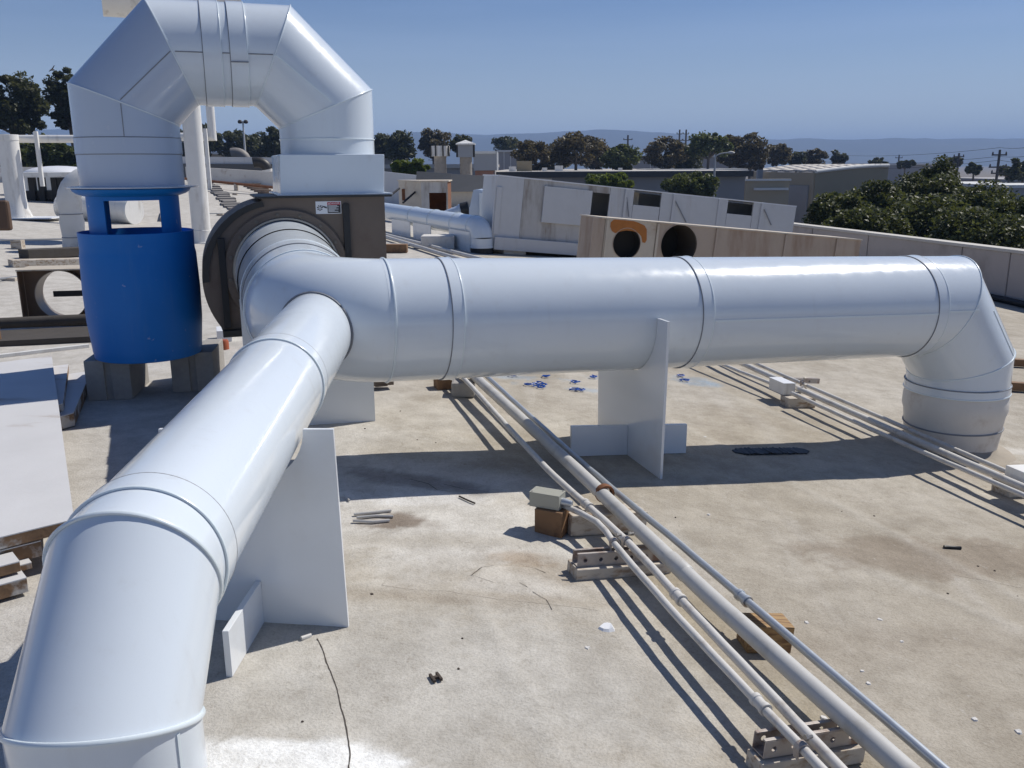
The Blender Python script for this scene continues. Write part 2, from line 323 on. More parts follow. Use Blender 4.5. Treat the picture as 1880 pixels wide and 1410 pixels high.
# ================================================================== SETTING
def par_x(y): return 6.877 - 0.218 * (y - 12.133)
ROOF_Y1 = 46.0
def stain_layers():
    """wear of the coating: (kind, params, amount, colour); shapes lie on the roof in metres"""
    B = []
    def blob(cx, cy, rx, ry, rot, edge, w, amt, colr): B.append(('b', (cx, cy, rx, ry, rot, edge, w), amt, colr))
    blob(-0.30, 3.02, 0.55, 0.30, 0.1, 0.5, 1.1, 0.60, (0.66, 0.645, 0.61)); blob(-0.05, 2.72, 0.45, 0.16, 0.1, 0.4, 1.2, 0.50, (0.64, 0.62, 0.58))
    blob(0.02, 2.56, 0.16, 0.10, -0.3, 0.35, 1.0, 0.65, (0.60, 0.56, 0.49)); blob(-0.42, 3.42, 0.55, 0.22, 0.0, 0.4, 1.2, 0.45, (0.62, 0.60, 0.58))
    blob(0.32, 2.95, 0.30, 0.16, 0.0, 0.4, 1.0, 0.4, (0.62, 0.61, 0.56)); blob(-0.7, 3.9, 0.5, 0.2, 0, 0.5, 1.2, 0.3, (0.55, 0.53, 0.49))
    blob(-0.25, 1.95, 0.75, 0.42, 0.1, 0.6, 1.0, 0.62, (0.49, 0.477, 0.447)); blob(-0.02, 2.50, 0.40, 0.10, 0.05, 0.5, 1.6, 0.5, (0.58, 0.55, 0.50)); blob(0.15, 2.62, 0.2, 0.06, -.2, 0.5, 2.0, 0.5, (0.29, 0.235, 0.17)); blob(-0.2, 2.82, 0.35, 0.05, 0.15, 0.6, 2.2, 0.45, (0.33, 0.29, 0.23)); blob(-0.42, 3.18, 0.3, 0.06, 0.1, 0.5, 2.0, 0.6, (0.66, 0.65, 0.63))
    blob(-0.42, 2.97, 0.10, 0.07, 0, 0.5, 2.2, 0.8, (0.17, 0.125, 0.09)); blob(-0.10, 2.42, 0.42, 0.05, 0.05, 0.6, 1.6, 0.6, (0.29, 0.24, 0.18))
    blob(1.72, 3.02, 0.62, 0.17, 0.12, 0.25, 1.0, 0.70, (0.26, 0.215, 0.165)); blob(2.05, 2.55, 0.25, 0.10, 0.3, 0.6, 1.2, 0.5, (0.30, 0.215, 0.135))
    blob(0.62, 2.25, 0.12, 0.9, 0.33, 0.6, 1.0, 0.60, (0.29, 0.24, 0.155)); blob(0.30, 3.6, 0.10, 0.9, 0.28, 0.6, 1.0, 0.4, (0.30, 0.25, 0.18))
    blob(0.95, 2.3, 0.7, 0.12, 0.2, 0.7, 1.4, 0.35, (0.31, 0.265, 0.21)); blob(0.02, 2.72, 0.09, 0.05, 0, 0.6, 1.4, 0.6, (0.30, 0.215, 0.135))
    blob(2.55, 4.15, 0.5, 0.16, 0.1, 0.6, 1.2, 0.5, (0.26, 0.205, 0.15)); blob(2.7, 4.55, 0.22, 0.07, 0.1, 0.4, 0.9, 0.6, (0.66, 0.65, 0.62))
    blob(-0.30, 3.36, 0.30, 0.06, -0.25, 0.6, 2.6, 0.55, (0.16, 0.14, 0.13)); blob(1.2, 1.9, 0.5, 0.3, 0.5, 0.7, 1.4, 0.3, (0.32, 0.28, 0.22))
    blob(1.0, 4.6, 0.8, 0.35, 0.3, 0.7, 1.4, 0.25, (0.33, 0.285, 0.22)); blob(0.2, 2.0, 0.4, 0.3, 0.2, 0.7, 1.4, 0.25, (0.58, 0.56, 0.51))
    blob(-0.55, 4.3, 0.5, 0.3, 0, 0.5, 1.2, 0.35, (0.58, 0.55, 0.49)); blob(0.3, 4.35, 0.3, 0.2, 0, 0.5, 1.2, 0.3, (0.56, 0.53, 0.46))
    for (bx_, by_, rx, ry) in ((0.02, 5.33, 0.18, 0.04), (0.15, 5.16, 0.07, 0.04), (0.40, 5.14, 0.06, 0.03), (0.52, 5.48, 0.10, 0.07), (1.13, 5.66, 0.10, 0.07), (0.36, 5.36, 0.06, 0.03), (1.2, 5.55, 0.1, 0.04)):
        blob(bx_, by_, rx, ry, 0, 0.8, 4.0, 0.30, (0.18, 0.34, 0.52))
    blob(-0.53, 1.545, 0.34, 0.165, 0.12, 0.10, 0.35, 0.96, (0.82, 0.825, 0.81))
    return B
LAPS = [((-0.10, 2.4), (0.13, 1.62)), ((1.3, 5.4), (2.6, 2.9)), ((0.55, 5.3), (1.9, 2.3)), ((1.2, 2.9), (2.3, 1.75)), ((-0.42, 2.46), (0.28, 2.39)), ((-0.53, 2.14), (-0.34, 1.55))]
CRACK = [(-0.525, 2.13), (-0.50, 2.08), (-0.478, 2.02), (-0.455, 1.97), (-0.43, 1.91), (-0.412, 1.85), (-0.39, 1.79), (-0.372, 1.73), (-0.356, 1.67), (-0.352, 1.63), (-0.340, 1.57), (-0.335, 1.5), (-0.32, 1.4)]
def seg_d(x, y, s_):
    (x0, y0), (x1, y1) = s_; dx, dy = x1 - x0, y1 - y0; k = max(0, min(1, ((x - x0) * dx + (y - y0) * dy) / (dx * dx + dy * dy))); return math.hypot(x - x0 - k * dx, y - y0 - k * dy)
def relief(x, y):
    if not (-1.2 < x < 3.4 and 1.1 < y < 6): return 0.0
    w2 = noise.fractal((x * 9, y * 9, 1.7), 1.0, 2.0, 4); z = noise.noise((x * 1.7, y * 1.7, 9)) * .004 + w2 * .0012
    for s_ in LAPS:
        d = seg_d(x + w2 * .012, y, s_)
        if d < .05: z += .004 * (1 - d / .05)
    dx, dy = (x - .0) / .15, (y - 2.57) / .085; d = sqrt(dx * dx + dy * dy) + w2 * .25   # lumpy patch of mastic
    if d < 1.1: f = min(1, (1.1 - d) / .18); z += .006 * f * f * (3 - 2 * f)
    return z
def build_roof():
    ys = [-3, -1, 0, 0.6, 1.0, 1.2] + [1.2 + 0.02 * i for i in range(1, 230)] + [5.8 + 0.15 * i for i in range(1, 20)] + [8.8 + 0.9 * i for i in range(0, 41)]; ys = [y for y in ys if y < ROOF_Y1 - .1] + [ROOF_Y1]
    xs0 = [-46, -40, -34, -28, -24, -20, -17, -15, -13.5, -12, -11, -10, -9, -8, -7.2, -6.5, -6, -5.5, -5, -4.6, -4.2, -3.8, -3.4, -3, -2.6, -2.2, -1.9, -1.7, -1.5, -1.3, -1.1] + [-1.0 + 0.02 * i for i in range(180)]
    layers = stain_layers(); mb = MB(); cols = []; n = None
    for y in ys:
        xr = max(par_x(y), 3.2); xs = xs0 + [2.6 + (xr - 2.6) * k / 14 for k in range(1, 15)]; n = len(xs)
        for x in xs:
            z = roof_z(x); cr_, cg, cb, ca = 0.0, 0.0, 0.0, 0.0
            w1 = noise.noise((x * 3.1, y * 3.1, 0.3)); 
            lf = max(0, min(1, ((-0.40 - x) + w1 * .35) / 0.7)); lf = lf * lf * (3 - 2 * lf) * .62
            cr_, cg, cb, ca = .555, .54, .515, lf
            if -1.2 < x < 3.4 and 1.1 < y < 6:
                w2 = noise.fractal((x * 9, y * 9, 1.7), 1.0, 2.0, 4); w3 = noise.noise((x * 45, y * 45, 4.1))
                z += relief(x, y)
                for kd, (cx, cy, rx, ry, rot, edge, w_), amt, cc in layers:
                    dx, dy = x - cx, y - cy
                    if abs(dx) > 2.2 * max(rx, ry) or abs(dy) > 2.2 * max(rx, ry): continue
                    a = (dx * cos(rot) + dy * sin(rot)) / rx; e = (dy * cos(rot) - dx * sin(rot)) / ry
                    d = sqrt(a * a + e * e) + (w1 * .35 + w2 * .30 + w3 * .22) * w_
                    f = max(0, min(1, (1 + edge - d) / (2 * edge))); f = f * f * (3 - 2 * f) * amt
                    if f <= 0: continue
                    na = ca + f - ca * f
                    cr_, cg, cb = [(o * ca * (1 - f) + q * f) / na for o, q in zip((cr_, cg, cb), cc)]; ca = na
                for s_ in LAPS:
                    d = seg_d(x + w2 * .012, y, s_)
                    if d < .05: f = .22 * (1 - d / .05); na = ca + f - ca * f; cr_, cg, cb = [(o * ca * (1 - f) + q * f) / na for o, q in zip((cr_, cg, cb), (.60, .575, .52))]; ca = na
            mb.v.append(Vector((x, y, z))); cols += [cr_, cg, cb, ca]
    for i in range(len(ys) - 1):
        for k in range(n - 1): mb.f.append((i * n + k, i * n + k + 1, (i + 1) * n + k + 1, (i + 1) * n + k))
    me = bpy.data.meshes.new('roof_deck'); me.from_pydata([tuple(p) for p in mb.v], [], mb.f); me.update()
    at = me.attributes.new('stain', 'FLOAT_COLOR', 'POINT'); at.data.foreach_set('color', cols)
    me.polygons.foreach_set('use_smooth', [True] * len(me.polygons)); me.materials.append(M_ROOF)
    o = bpy.data.objects.new('roof_deck', me); COL.objects.link(o); o['kind'] = 'structure'; return o
ROOF = build_roof()
def crack(pts, w0, seed):
    rnd = random.Random(seed); mb = MB(); R = []
    for i in range(len(pts) - 1):
        for k in range(4):
            x = pts[i][0] + (pts[i + 1][0] - pts[i][0]) * k / 4 + rnd.uniform(-.0006, .0006); y = pts[i][1] + (pts[i + 1][1] - pts[i][1]) * k / 4; wd = w0 * rnd.uniform(.6, 1.1)
            R.append([Vector((x - wd, y, roof_z(x) + max(relief(x - wd, y), relief(x + wd, y)) + .0012)), Vector((x + wd, y, roof_z(x) + max(relief(x - wd, y), relief(x + wd, y)) + .0012))])
    for a, b_ in zip(R[:-1], R[1:]): mb.add([a[0], a[1], b_[1], b_[0]], [(0, 1, 2, 3)])
    o = mesh_obj('roof_crack', mb, M_CRACK, ROOF); return o
M_CRACK = plain('crack_dark', (0.07, 0.058, 0.047), 0.95, var=.3, scale=40)
crack(CRACK, .0018, 1); crack([(-0.40, 2.455), (-0.3, 2.44), (-0.2, 2.445), (-0.08, 2.42), (0.05, 2.41), (0.2, 2.40), (0.27, 2.385)], .0020, 2)
crack([(-0.13, 2.56), (-0.10, 2.62), (-0.03, 2.66), (0.06, 2.65), (0.12, 2.60)], .0016, 3); crack([(-0.13, 2.56), (-0.06, 2.52), (0.02, 2.53), (0.05, 2.50)], .0013, 4); crack([(0.04, 2.51), (0.10, 2.44), (0.12, 2.36)], .0011, 5)
crack([(-0.42, 3.40), (-0.34, 3.36), (-0.28, 3.37), (-0.20, 3.33), (-0.08, 3.32)], .0030, 6); crack([(-0.34, 3.36), (-0.30, 3.30), (-0.22, 3.28)], .0022, 7)
crack([(1.55, 2.86), (1.75, 2.80), (1.95, 2.84), (2.2, 2.76)], .0016, 9); crack([(1.62, 3.10), (1.85, 3.16), (2.1, 3.12)], .0014, 10); crack([(0.85, 3.25), (1.05, 3.22), (1.2, 3.26)], .0012, 11)
GZ = -6.2
structure('ground', MB().add([(-6000, -200, GZ), (6000, -200, GZ), (6000, 5200, GZ), (-6000, 5200, GZ)], [(0, 1, 2, 3)]), M_GRAVEL)
structure('road', MB().add([(-60, 47, GZ + .01), (90, 30, GZ + .01), (120, 118, GZ + .01), (-60, 118, GZ + .01)], [(0, 1, 2, 3)]), M_ASPH)

# parapet along the right edge: cast panels with recessed joints and a worn cap
PD = Vector((-0.218, 1, 0)).normalized(); PN = Vector((-PD.y, PD.x, 0))
def par_pt(y, off, z): p = Vector((par_x(y), y, 0)) - PN * off; return Vector((p.x, p.y, z))
pj = []
for u, v in ((1851, 500), (1764, 480), (1592, 460), (1491, 430)):
    pj.append(on_plane(u, v, (par_x(12), 12, 0), PN).y)
ycuts = sorted([4.0, 6.6, 9.2] + pj + [22, 26, 30, 34, 38, 42, 46])
par = thing('parapet_wall', 'long grey stucco parapet wall along the right edge of the roof', 'wall', (par_x(12), 12, roof_z(6.8)))
PTOP = 0.0
for i in range(len(ycuts) - 1):
    a, b_ = ycuts[i] + 0.012, ycuts[i + 1] - 0.012
    mesh_obj('panel', MB().hexa([par_pt(a, 0, -1.6), par_pt(b_, 0, -1.6), par_pt(b_, .22, -1.6), par_pt(a, .22, -1.6), par_pt(a, 0, PTOP), par_pt(b_, 0, PTOP), par_pt(b_, .22, PTOP), par_pt(a, .22, PTOP)]), M_STUCCO, par, bevel=.006)
mesh_obj('backing', MB().hexa([par_pt(4, .02, GZ), par_pt(46, .02, GZ), par_pt(46, .20, GZ), par_pt(4, .20, GZ), par_pt(4, .02, PTOP - .02), par_pt(46, .02, PTOP - .02), par_pt(46, .20, PTOP - .02), par_pt(4, .20, PTOP - .02)]), M_SEAM, par)
for a, b_ in ((4, 11.3), (11.31, 17.5), (17.51, 28), (28.01, 46)):
    mesh_obj('cap', MB().hexa([par_pt(a, -.02, PTOP + .003), par_pt(b_, -.02, PTOP + .003), par_pt(b_, .25, PTOP + .003), par_pt(a, .25, PTOP + .003), par_pt(a, -.015, PTOP + .05), par_pt(b_, -.015, PTOP + .05), par_pt(b_, .24, PTOP + .045), par_pt(a, .24, PTOP + .045)]), M_CAP, par, bevel=.01)

# ================================================================== MAIN EXHAUST DUCT
R_M = 0.2525
def ax(s): return L(s, 0, 0.566 - 0.0332 * s)
DX = (ax(1) - ax(0)).normalized()
def sect(name, parent, P0, n0, P1, n1, r, mat=M_DUCT, n=96, wall=0.0):
    return mesh_obj(name, MB().mitre(P0, n0, P1, n1, r, n=n, wall=wall), mat, parent, smooth=40)
def band(parent, P0, P1, r, lip=0.0045, mat=M_DUCT):
    d = (Vector(P1) - Vector(P0)).normalized()
    o = sect('band', parent, P0, d, P1, d, r + lip, mat, wall=lip + .004)
    mesh_obj('bead', MB().bead(Vector(P0) - d * .001, d, d, r + .002, .0028), M_SEAM, o, smooth=60)
    mesh_obj('bead', MB().bead(Vector(P1) - d * .002, d, d, r + lip - .001, .0034), M_BEAD, o, smooth=60)
    return o
duct = thing('exhaust_duct', 'large glossy white exhaust duct running right from the fan to a roof stub', 'duct', L(1.0, 0, roof_z(1.0)))
cuts = [-0.555, -0.327, -0.278, 0.7926, 0.8457, 2.082, 2.142, 2.295]
for i in range(7):
    if i in (1, 3, 5): band(duct, ax(cuts[i]), ax(cuts[i + 1]), R_M)
    elif i < 6: sect('straight_section', duct, ax(cuts[i] - .02), DX, ax(cuts[i + 1] + .02), DX, R_M)
# front lengthwise lap seam
FS = E2 * -1
def strip(path, side, wdt, th, nrm):
    m = MB(); 
    for a, b_ in zip(path[:-1], path[1:]):
        d = (b_ - a).normalized(); sd = nrm.cross(d).normalized()
        m.hexa([a - sd * wdt / 2 - nrm * .004, b_ - sd * wdt / 2 - nrm * .004, b_ + sd * wdt / 2 - nrm * .004, a + sd * wdt / 2 - nrm * .004, a - sd * wdt / 2 + nrm * th, b_ - sd * wdt / 2 + nrm * th, b_ + sd * wdt / 2 + nrm * th, a + sd * wdt / 2 + nrm * th])
    return m
for a, b_, dz in ((0.85, 2.08, 0.0), (2.145, 2.33, 0.01)):
    mesh_obj('lap_seam', strip([ax(a) + FS * R_M + UP * dz, ax(b_) + FS * R_M + UP * dz], None, 0.010, 0.0022, FS), M_BEAD, duct)
# right-hand mitred elbow turning down into the stub
S_R = 2.5045; TH = radians(55)
M1 = ax(2.295); M2 = L(S_R, 0, M1.z - (S_R - 2.295) * tan(TH)); gd = (M2 - M1).normalized(); DDN = Vector((0, 0, -1))
n1 = (DX + gd).normalized(); n2 = (gd + DDN).normalized()
sect('straight_section', duct, ax(2.12), DX, M1, n1, R_M)
sect('elbow_gore', duct, M1, n1, M2, n2, R_M)
M3 = L(S_R, 0, 0.074)
sect('elbow_end', duct, M2, n2, L(S_R, 0, 0.06), DDN, R_M)
mesh_obj('seam_bead', MB().bead(M1, n1, DX, R_M + .001, .004), M_BEAD, duct, smooth=60)
mesh_obj('seam_bead', MB().bead(M2, n2, DDN, R_M + .001, .004), M_BEAD, duct, smooth=60)
sect('collar', duct, M3, DDN, L(S_R, 0, 0.032), DDN, R_M + .006, wall=.012)
mesh_obj('seam_bead', MB().bead(M3, DDN, DDN, R_M + .005, .003), M_SEAM, duct, smooth=60)
mesh_obj('seam_bead', MB().bead(L(S_R, 0, .032), DDN, DDN, R_M + .006, .004), M_BEAD, duct, smooth=60)
# lengthwise seam on the gore, as in the photograph's right shoulder
gn = (E1 * 0.62 - E2 * 0.78); gn = (gn - gd * gn.dot(gd)).normalized()
mesh_obj('lap_seam', strip([M1 + gn * R_M + gd * .10, M2 + gn * R_M + gd * .03], None, .008, .003, gn), M_BEAD, duct)
# smooth elbow back towards the fan inlet
R_B = 0.285; S_I = -0.555 - R_B
def elbow_pt(a): return L(-0.555 - R_B * sin(a), R_B * (1 - cos(a)), 0.5844 + 0.012 * a)
def elbow_rings(r, a0=0.0, a1=pi / 2, n=72, m=22):
    R = []
    for i in range(m + 1):
        a = a0 + (a1 - a0) * i / m; c = elbow_pt(a); rad = (E1 * sin(a) * 1 + E2 * 0); out_ = -(E2 * cos(a) + E1 * sin(a))
        R.append([c + out_ * cos(2 * pi * j / n) * r + UP * sin(2 * pi * j / n) * r for j in range(n)])
    return R
mesh_obj('inlet_elbow', MB().rings(elbow_rings(R_M)), M_DUCT, duct, smooth=60)
mesh_obj('seam_bead', MB().bead(elbow_pt(0), DX, DX, R_M + .002, .0045), M_BEAD, duct, smooth=60)
mesh_obj('seam_bead', MB().bead(elbow_pt(pi / 2), E2, E2, R_M + .002, .0045), M_BEAD, duct, smooth=60)
I0 = elbow_pt(pi / 2); I1 = L(-0.835, 1.17, 0.668); di = (I1 - I0).normalized()
sect('inlet_section', duct, I0 - di * .01, di, I0 + di * .22, di, R_M)
band(duct, I0 + di * .20, I0 + di * .30, R_M, .005)
sect('inlet_section', duct, I0 + di * .28, di, I0 + di * .62, di, R_M + .003)
sect('inlet_collar', duct, I0 + di * .62, di, I1 + di * .03, di, R_M + .008)
# old stub that the elbow lands on
stub = thing('roof_stub', 'weathered white round duct stub rising from the roof under the right elbow', 'duct stub', L(S_R, 0, roof_z(2.37)))
zb = roof_z(2.37)
mesh_obj('stub_upper', MB().lathe(L(S_R, 0, 0), [(R_M - .004, .05), (R_M - .002, .028), (R_M + .004, .0), (R_M + .006, -.06), (R_M - .004, -.09), (R_M - .012, -.16)], 72), M_CURB, stub, smooth=40)
mesh_obj('stub_lower', MB().lathe(L(S_R, 0, 0), [(R_M - .008, -.155), (R_M - .012, -.175), (R_M - .022, -.25), (R_M - .03, zb - .05)], 72), M_CURB, stub, smooth=40)
mesh_obj('seam_bead', MB().bead(L(S_R, 0, -.158), UP, UP, R_M - .008, .004), M_SEAM, stub, smooth=60)
m = MB(); ring = []
for k, (r, h) in enumerate(((R_M - .03, .05), (R_M - .015, .02), (R_M + .04, .006), (R_M + .10, -.004))):
    rr = []
    for j in range(48):
        a = 2 * pi * j / 48; q = L(S_R + r * cos(a) * (1 + .05 * sin(3 * a)), r * sin(a), 0); rr.append(Vector((q.x, q.y, roof_z(q.x) + h)))
    ring.append(rr)
mesh_obj('tar_flashing', m.rings(ring), plain('flashing_dirt', (.33, .285, .225), .9, var=.25, scale=9, bmp=.6, bscale=30), stub, smooth=60)

# ================================================================== BRANCH DUCT (foreground)
R_F = 0.145
def bx(y): return Vector((-0.700 - 0.050 * (y - 2.17), y, 0.535 + 0.039 * (y - 2.17)))
BD = (bx(1) - bx(2)).normalized()   # towards the camera
branch = thing('branch_duct', 'glossy white branch duct crossing the left foreground down to the lower left corner', 'duct', (-0.66, 1.9, roof_z(-.66)))
YM = 1.420; B1 = bx(YM); B2 = Vector((B1.x + .006, YM - 0.170, B1.z - 0.170)); bgd = (B2 - B1).normalized()
bn1 = (BD + bgd).normalized(); bn2 = (bgd + DDN).normalized()
sect('straight_section', branch, bx(3.72), BD, bx(2.66), BD, R_F)
band(branch, bx(2.676), bx(2.607), R_F, .004)
sect('straight_section', branch, bx(2.62), BD, bx(1.52), BD, R_F - .0005)
band(branch, bx(1.532), bx(1.466), R_F, .004)
sect('straight_section', branch, bx(1.48), BD, B1, bn1, R_F)
sect('elbow_gore', branch, B1, bn1, B2, bn2, R_F)
sect('riser', branch, B2, bn2, Vector((B2.x, B2.y, roof_z(B2.x) - .02)), DDN, R_F)
mesh_obj('seam_bead', MB().bead(B1, bn1, BD, R_F + .002, .0042), M_BEAD, branch, smooth=60)
mesh_obj('seam_bead', MB().bead(B2, bn2, DDN, R_F + .002, .0046), M_BEAD, branch, smooth=60)
vseam = Vector((0.93, -0.36, 0)).normalized()
mesh_obj('lap_seam', strip([B2 + vseam * R_F + UP * .012, Vector((B2.x, B2.y, 0.02)) + vseam * R_F], None, .006, .0022, vseam), M_BEAD, branch)
# dark bead standing in for the shaded gap where the branch pierces the elbow
def elbow_dist(P):
    q = P - ORI; s, t_, z = q.dot(E1), q.dot(E2), P.z
    ds, dt = s + 0.555, t_ - R_B; a = math.atan2(-ds, -dt); a = max(0, min(pi / 2, a)); return (P - elbow_pt(a)).length if ds <= 0 else ((P - ax(s)).length)
ref = BD.orthogonal().normalized(); b3 = BD.cross(ref); pts = []
for j in range(48):
    o_ = (ref * cos(2 * pi * j / 48) + b3 * sin(2 * pi * j / 48)) * (R_F + .004); k = 0.0
    base = bx(2.5) + o_
    lo = 0.0
    while lo < 1.2 and elbow_dist(base - BD * lo) > R_M + .002: lo += .004
    pts.append(base - BD * lo)
R = []
for j in range(48):
    tt = (pts[(j + 1) % 48] - pts[j - 1]).normalized(); o_ = tt.orthogonal().normalized(); q_ = tt.cross(o_)
    R.append([pts[j] + (o_ * cos(a) + q_ * sin(a)) * .0042 for a in [k * pi / 3 for k in range(6)]])
mesh_obj('gap_shade_ring', MB().rings(R, close=True), M_SEAM, branch, smooth=60)

# ================================================================== CRADLE STANDS
def cradle(name, label, C0, along, r, axis_z, half, top_z, brace, th=0.012, notch_r=None, flare=0.0):
    """upright sheet across the duct with a round notch, plus a low cross brace under the duct axis"""
    along = Vector(along).normalized(); across = Vector((along.y, -along.x, 0)); C0 = Vector((C0[0], C0[1], 0))
    t = thing(name, label, 'duct stand', (C0.x, C0.y, roof_z(C0.x)))
    def pt(a, z): return C0 + across * a + UP * z
    zl = lambda a: roof_z((C0 + across * a).x)
    pl = [pt(-half[0], zl(-half[0])), pt(half[1], zl(half[1]))]
    w = (r + .003) if notch_r is None else notch_r
    prof = [pt(half[1] - flare, top_z)]
    dzc = max(-.98, min(.98, (top_z - axis_z) / w)); a0 = math.asin(dzc); n = 24
    for i in range(n + 1):
        a = a0 - (pi + 2 * a0) * i / n; prof.append(pt(cos(a) * w, axis_z + sin(a) * w))
    prof.append(pt(-half[0] + flare, top_z))
    mesh_obj('upright_plate', MB().prism([p - along * th / 2 for p in pl + prof], along * th), M_PVC, t)
    if brace:
        f, b_, h = brace
        for sg, ln in ((-1, f), (1, b_)):
            if ln <= 0: continue
            p0 = C0 + along * sg * (th / 2 + .001); p1 = C0 + along * sg * (th / 2 + ln)
            mm = MB().hexa([Vector((q.x, q.y, zz)) for q, zz in ((p0 - across * .008, roof_z(p0.x)), (p1 - across * .008, roof_z(p1.x)), (p1 + across * .008, roof_z(p1.x)), (p0 + across * .008, roof_z(p0.x)), (p0 - across * .008, roof_z(p0.x) + h), (p1 - across * .008, roof_z(p1.x) + h), (p1 + across * .008, roof_z(p1.x) + h), (p0 + across * .008, roof_z(p0.x) + h))])
            mesh_obj('cross_brace', mm, M_PVC, t, bevel=.0015)
    return t
cradle('duct_stand', 'white sheet stand under the middle of the long right duct', L(0.573, 0, 0), E1, R_M, ax(.573).z, (.33, .33), ax(.573).z + 0.02, (.285, .30, .145), flare=-.015)
cradle('duct_stand', 'white sheet stand under the elbow just in front of the fan inlet', L(-0.80, 0.625, 0), E2, R_M, 0.63, (.300, .296), 0.615, None)
cradle('duct_stand', 'tall white sheet stand holding the branch duct in the left foreground', (-0.695, 2.215, 0), Vector((-.02, -1, 0)), R_F, .537, (.24, .243),   .535, (.0, .27, .125), notch_r=R_F + .004, flare=.012)

# ================================================================== CENTRIFUGAL FAN
fan = thing('centrifugal_fan', 'dark taupe centrifugal fan housing behind the duct elbow', 'fan', L(-0.78, 1.45, 0))
fc = (-0.832, 0.672)
spi = [(106 + i * 4, .375 + .075 * (i / 28.0)) for i in range(0, 29)]
poly = [(fc[0] + r * cos(radians(a)), fc[1] + r * sin(radians(a))) for a, r in spi]
poly = [q for q in poly if q[1] > .36] + [(-1.175, .355), (-.306, .355), (-.306, 1.045), (-.945, 1.045)]
TF = 1.20
mesh_obj('scroll_housing', MB().prism([L(s, TF + .012, z) for s, z in poly], E2 * .50), M_FAN, fan, smooth=25)
mesh_obj('side_plate', MB().prism([L(s, TF, z) for s, z in poly], E2 * .012), M_FAN, fan)
rim = MB(); npoly = len(poly); inner = [(fc[0] + (s - fc[0]) * .92, fc[1] + (z - fc[1]) * .92) for s, z in poly]
for i in range(20):
    a, b_ = poly[i], poly[i + 1]; c_, d_ = inner[i + 1], inner[i]
    rim.hexa([L(*(a[0], TF - .012, a[1])), L(b_[0], TF - .012, b_[1]), L(c_[0], TF - .012, c_[1]), L(d_[0], TF - .012, d_[1]), L(a[0], TF - .001, a[1]), L(b_[0], TF - .001, b_[1]), L(c_[0], TF - .001, c_[1]), L(d_[0], TF - .001, d_[1])])
mesh_obj('scroll_rim', rim, M_FAND, fan)
mesh_obj('bottom_rail', MB().box(L(-.75, TF - .02, .362), (.86, .045, .035), (E1, E2, UP)), M_FAND, fan, bevel=.003)
FC = L(fc[0], TF, fc[1])
ringp = MB().rings([[FC + (E1 * cos(2 * pi * j / 72) + UP * sin(2 * pi * j / 72)) * r - E2 * d for j in range(72)] for r, d in ((.262, .0), (.262, .020), (.312, .020), (.318, .014), (.318, .0))])
mesh_obj('inlet_ring', ringp, M_FAN, fan, smooth=40)
mesh_obj('inlet_gasket', MB().bead(FC - E2 * .020, E2, E2, .268, .009), M_STEEL, fan, smooth=60)
for k in range(16):
    a = 2 * pi * (k + .3) / 16; p = FC + (E1 * cos(a) + UP * sin(a)) * .290 - E2 * .020
    mesh_obj('bolt', MB().lathe(p, [(.011, 0), (.011, .002), (.0075, .002), (.0075, .009), (.0, .009)], 6, axis=-E2), M_FANB, fan)
P0 = on_plane(410, 500, L(0, TF, 0), E2); sA = (P0 - ORI).dot(E1); P1 = on_plane(636, 415, L(0, TF, 0), E2); sB = (P1 - ORI).dot(E1)
mesh_obj('stiffener', MB().box(L(sA, TF - .012, .62), (.034, .022, .46), (E1, E2, UP)), M_BLACK, fan, bevel=.002)
mesh_obj('stiffener', MB().box(L(sB, TF - .012, .70), (.034, .022, .62), (E1, E2, UP)), M_BLACK, fan, bevel=.002)
fl = MB().box(L(-.62, 1.46, 1.0485), (.70, .56, .010), (E1, E2, UP)); mesh_obj('outlet_flange', fl, M_FAND, fan, bevel=.001)
for s_, t_ in ((-1.02, 1.25), (-.36, 1.25), (-1.02, 1.66), (-.36, 1.66)):
    mesh_obj('leg', MB().box(L(s_, t_, .175), (.07, .07, .35), (E1, E2, UP)), M_FAN, fan, bevel=.003)
mesh_obj('base_rail', MB().box(L(-.69, 1.25, .05), (.80, .07, .09), (E1, E2, UP)), M_FAN, fan, bevel=.003)
mesh_obj('base_rail', MB().box(L(-.69, 1.66, .05), (.80, .07, .09), (E1, E2, UP)), M_FAN, fan, bevel=.003)
# warning label on the side plate
def on_fan(u, v): P = on_plane(u, v, L(0, TF - .002, 0), E2); q = P - ORI; return q.dot(E1), P.z
s0, z1 = on_fan(579, 370); s1, z0 = on_fan(627, 392)
def lab_box(a, b_, c_, d_, off, mat, name, parent):
    return mesh_obj(name, MB().box(L((a + b_) / 2, TF - off, (c_ + d_) / 2), (b_ - a, .0012, d_ - c_), (E1, E2, UP)), mat, parent)
M_LW = plain('label_white', (0.72, 0.73, 0.75), 0.4, var=.03); M_LK = plain('label_black', (0.02, 0.02, 0.025), 0.4, var=.03); M_LR = plain('label_red', (0.42, 0.012, 0.035), 0.4, var=.05)
lab = lab_box(s0, s1, z0, z1, .001, M_LW, 'warning_label', fan); lab['label'] = 'white, black and red hazard sticker with pictogram and lettering'
wl, hl = s1 - s0, z1 - z0; sm = s0 + wl * .46
lab_box(sm, s1 - wl * .03, z0 + hl * .06, z1 - hl * .30, .0024, M_LK, 'text_panel', lab)
lab_box(sm, s1 - wl * .03, z1 - hl * .29, z1 - hl * .07, .0024, M_LR, 'header_panel', lab)
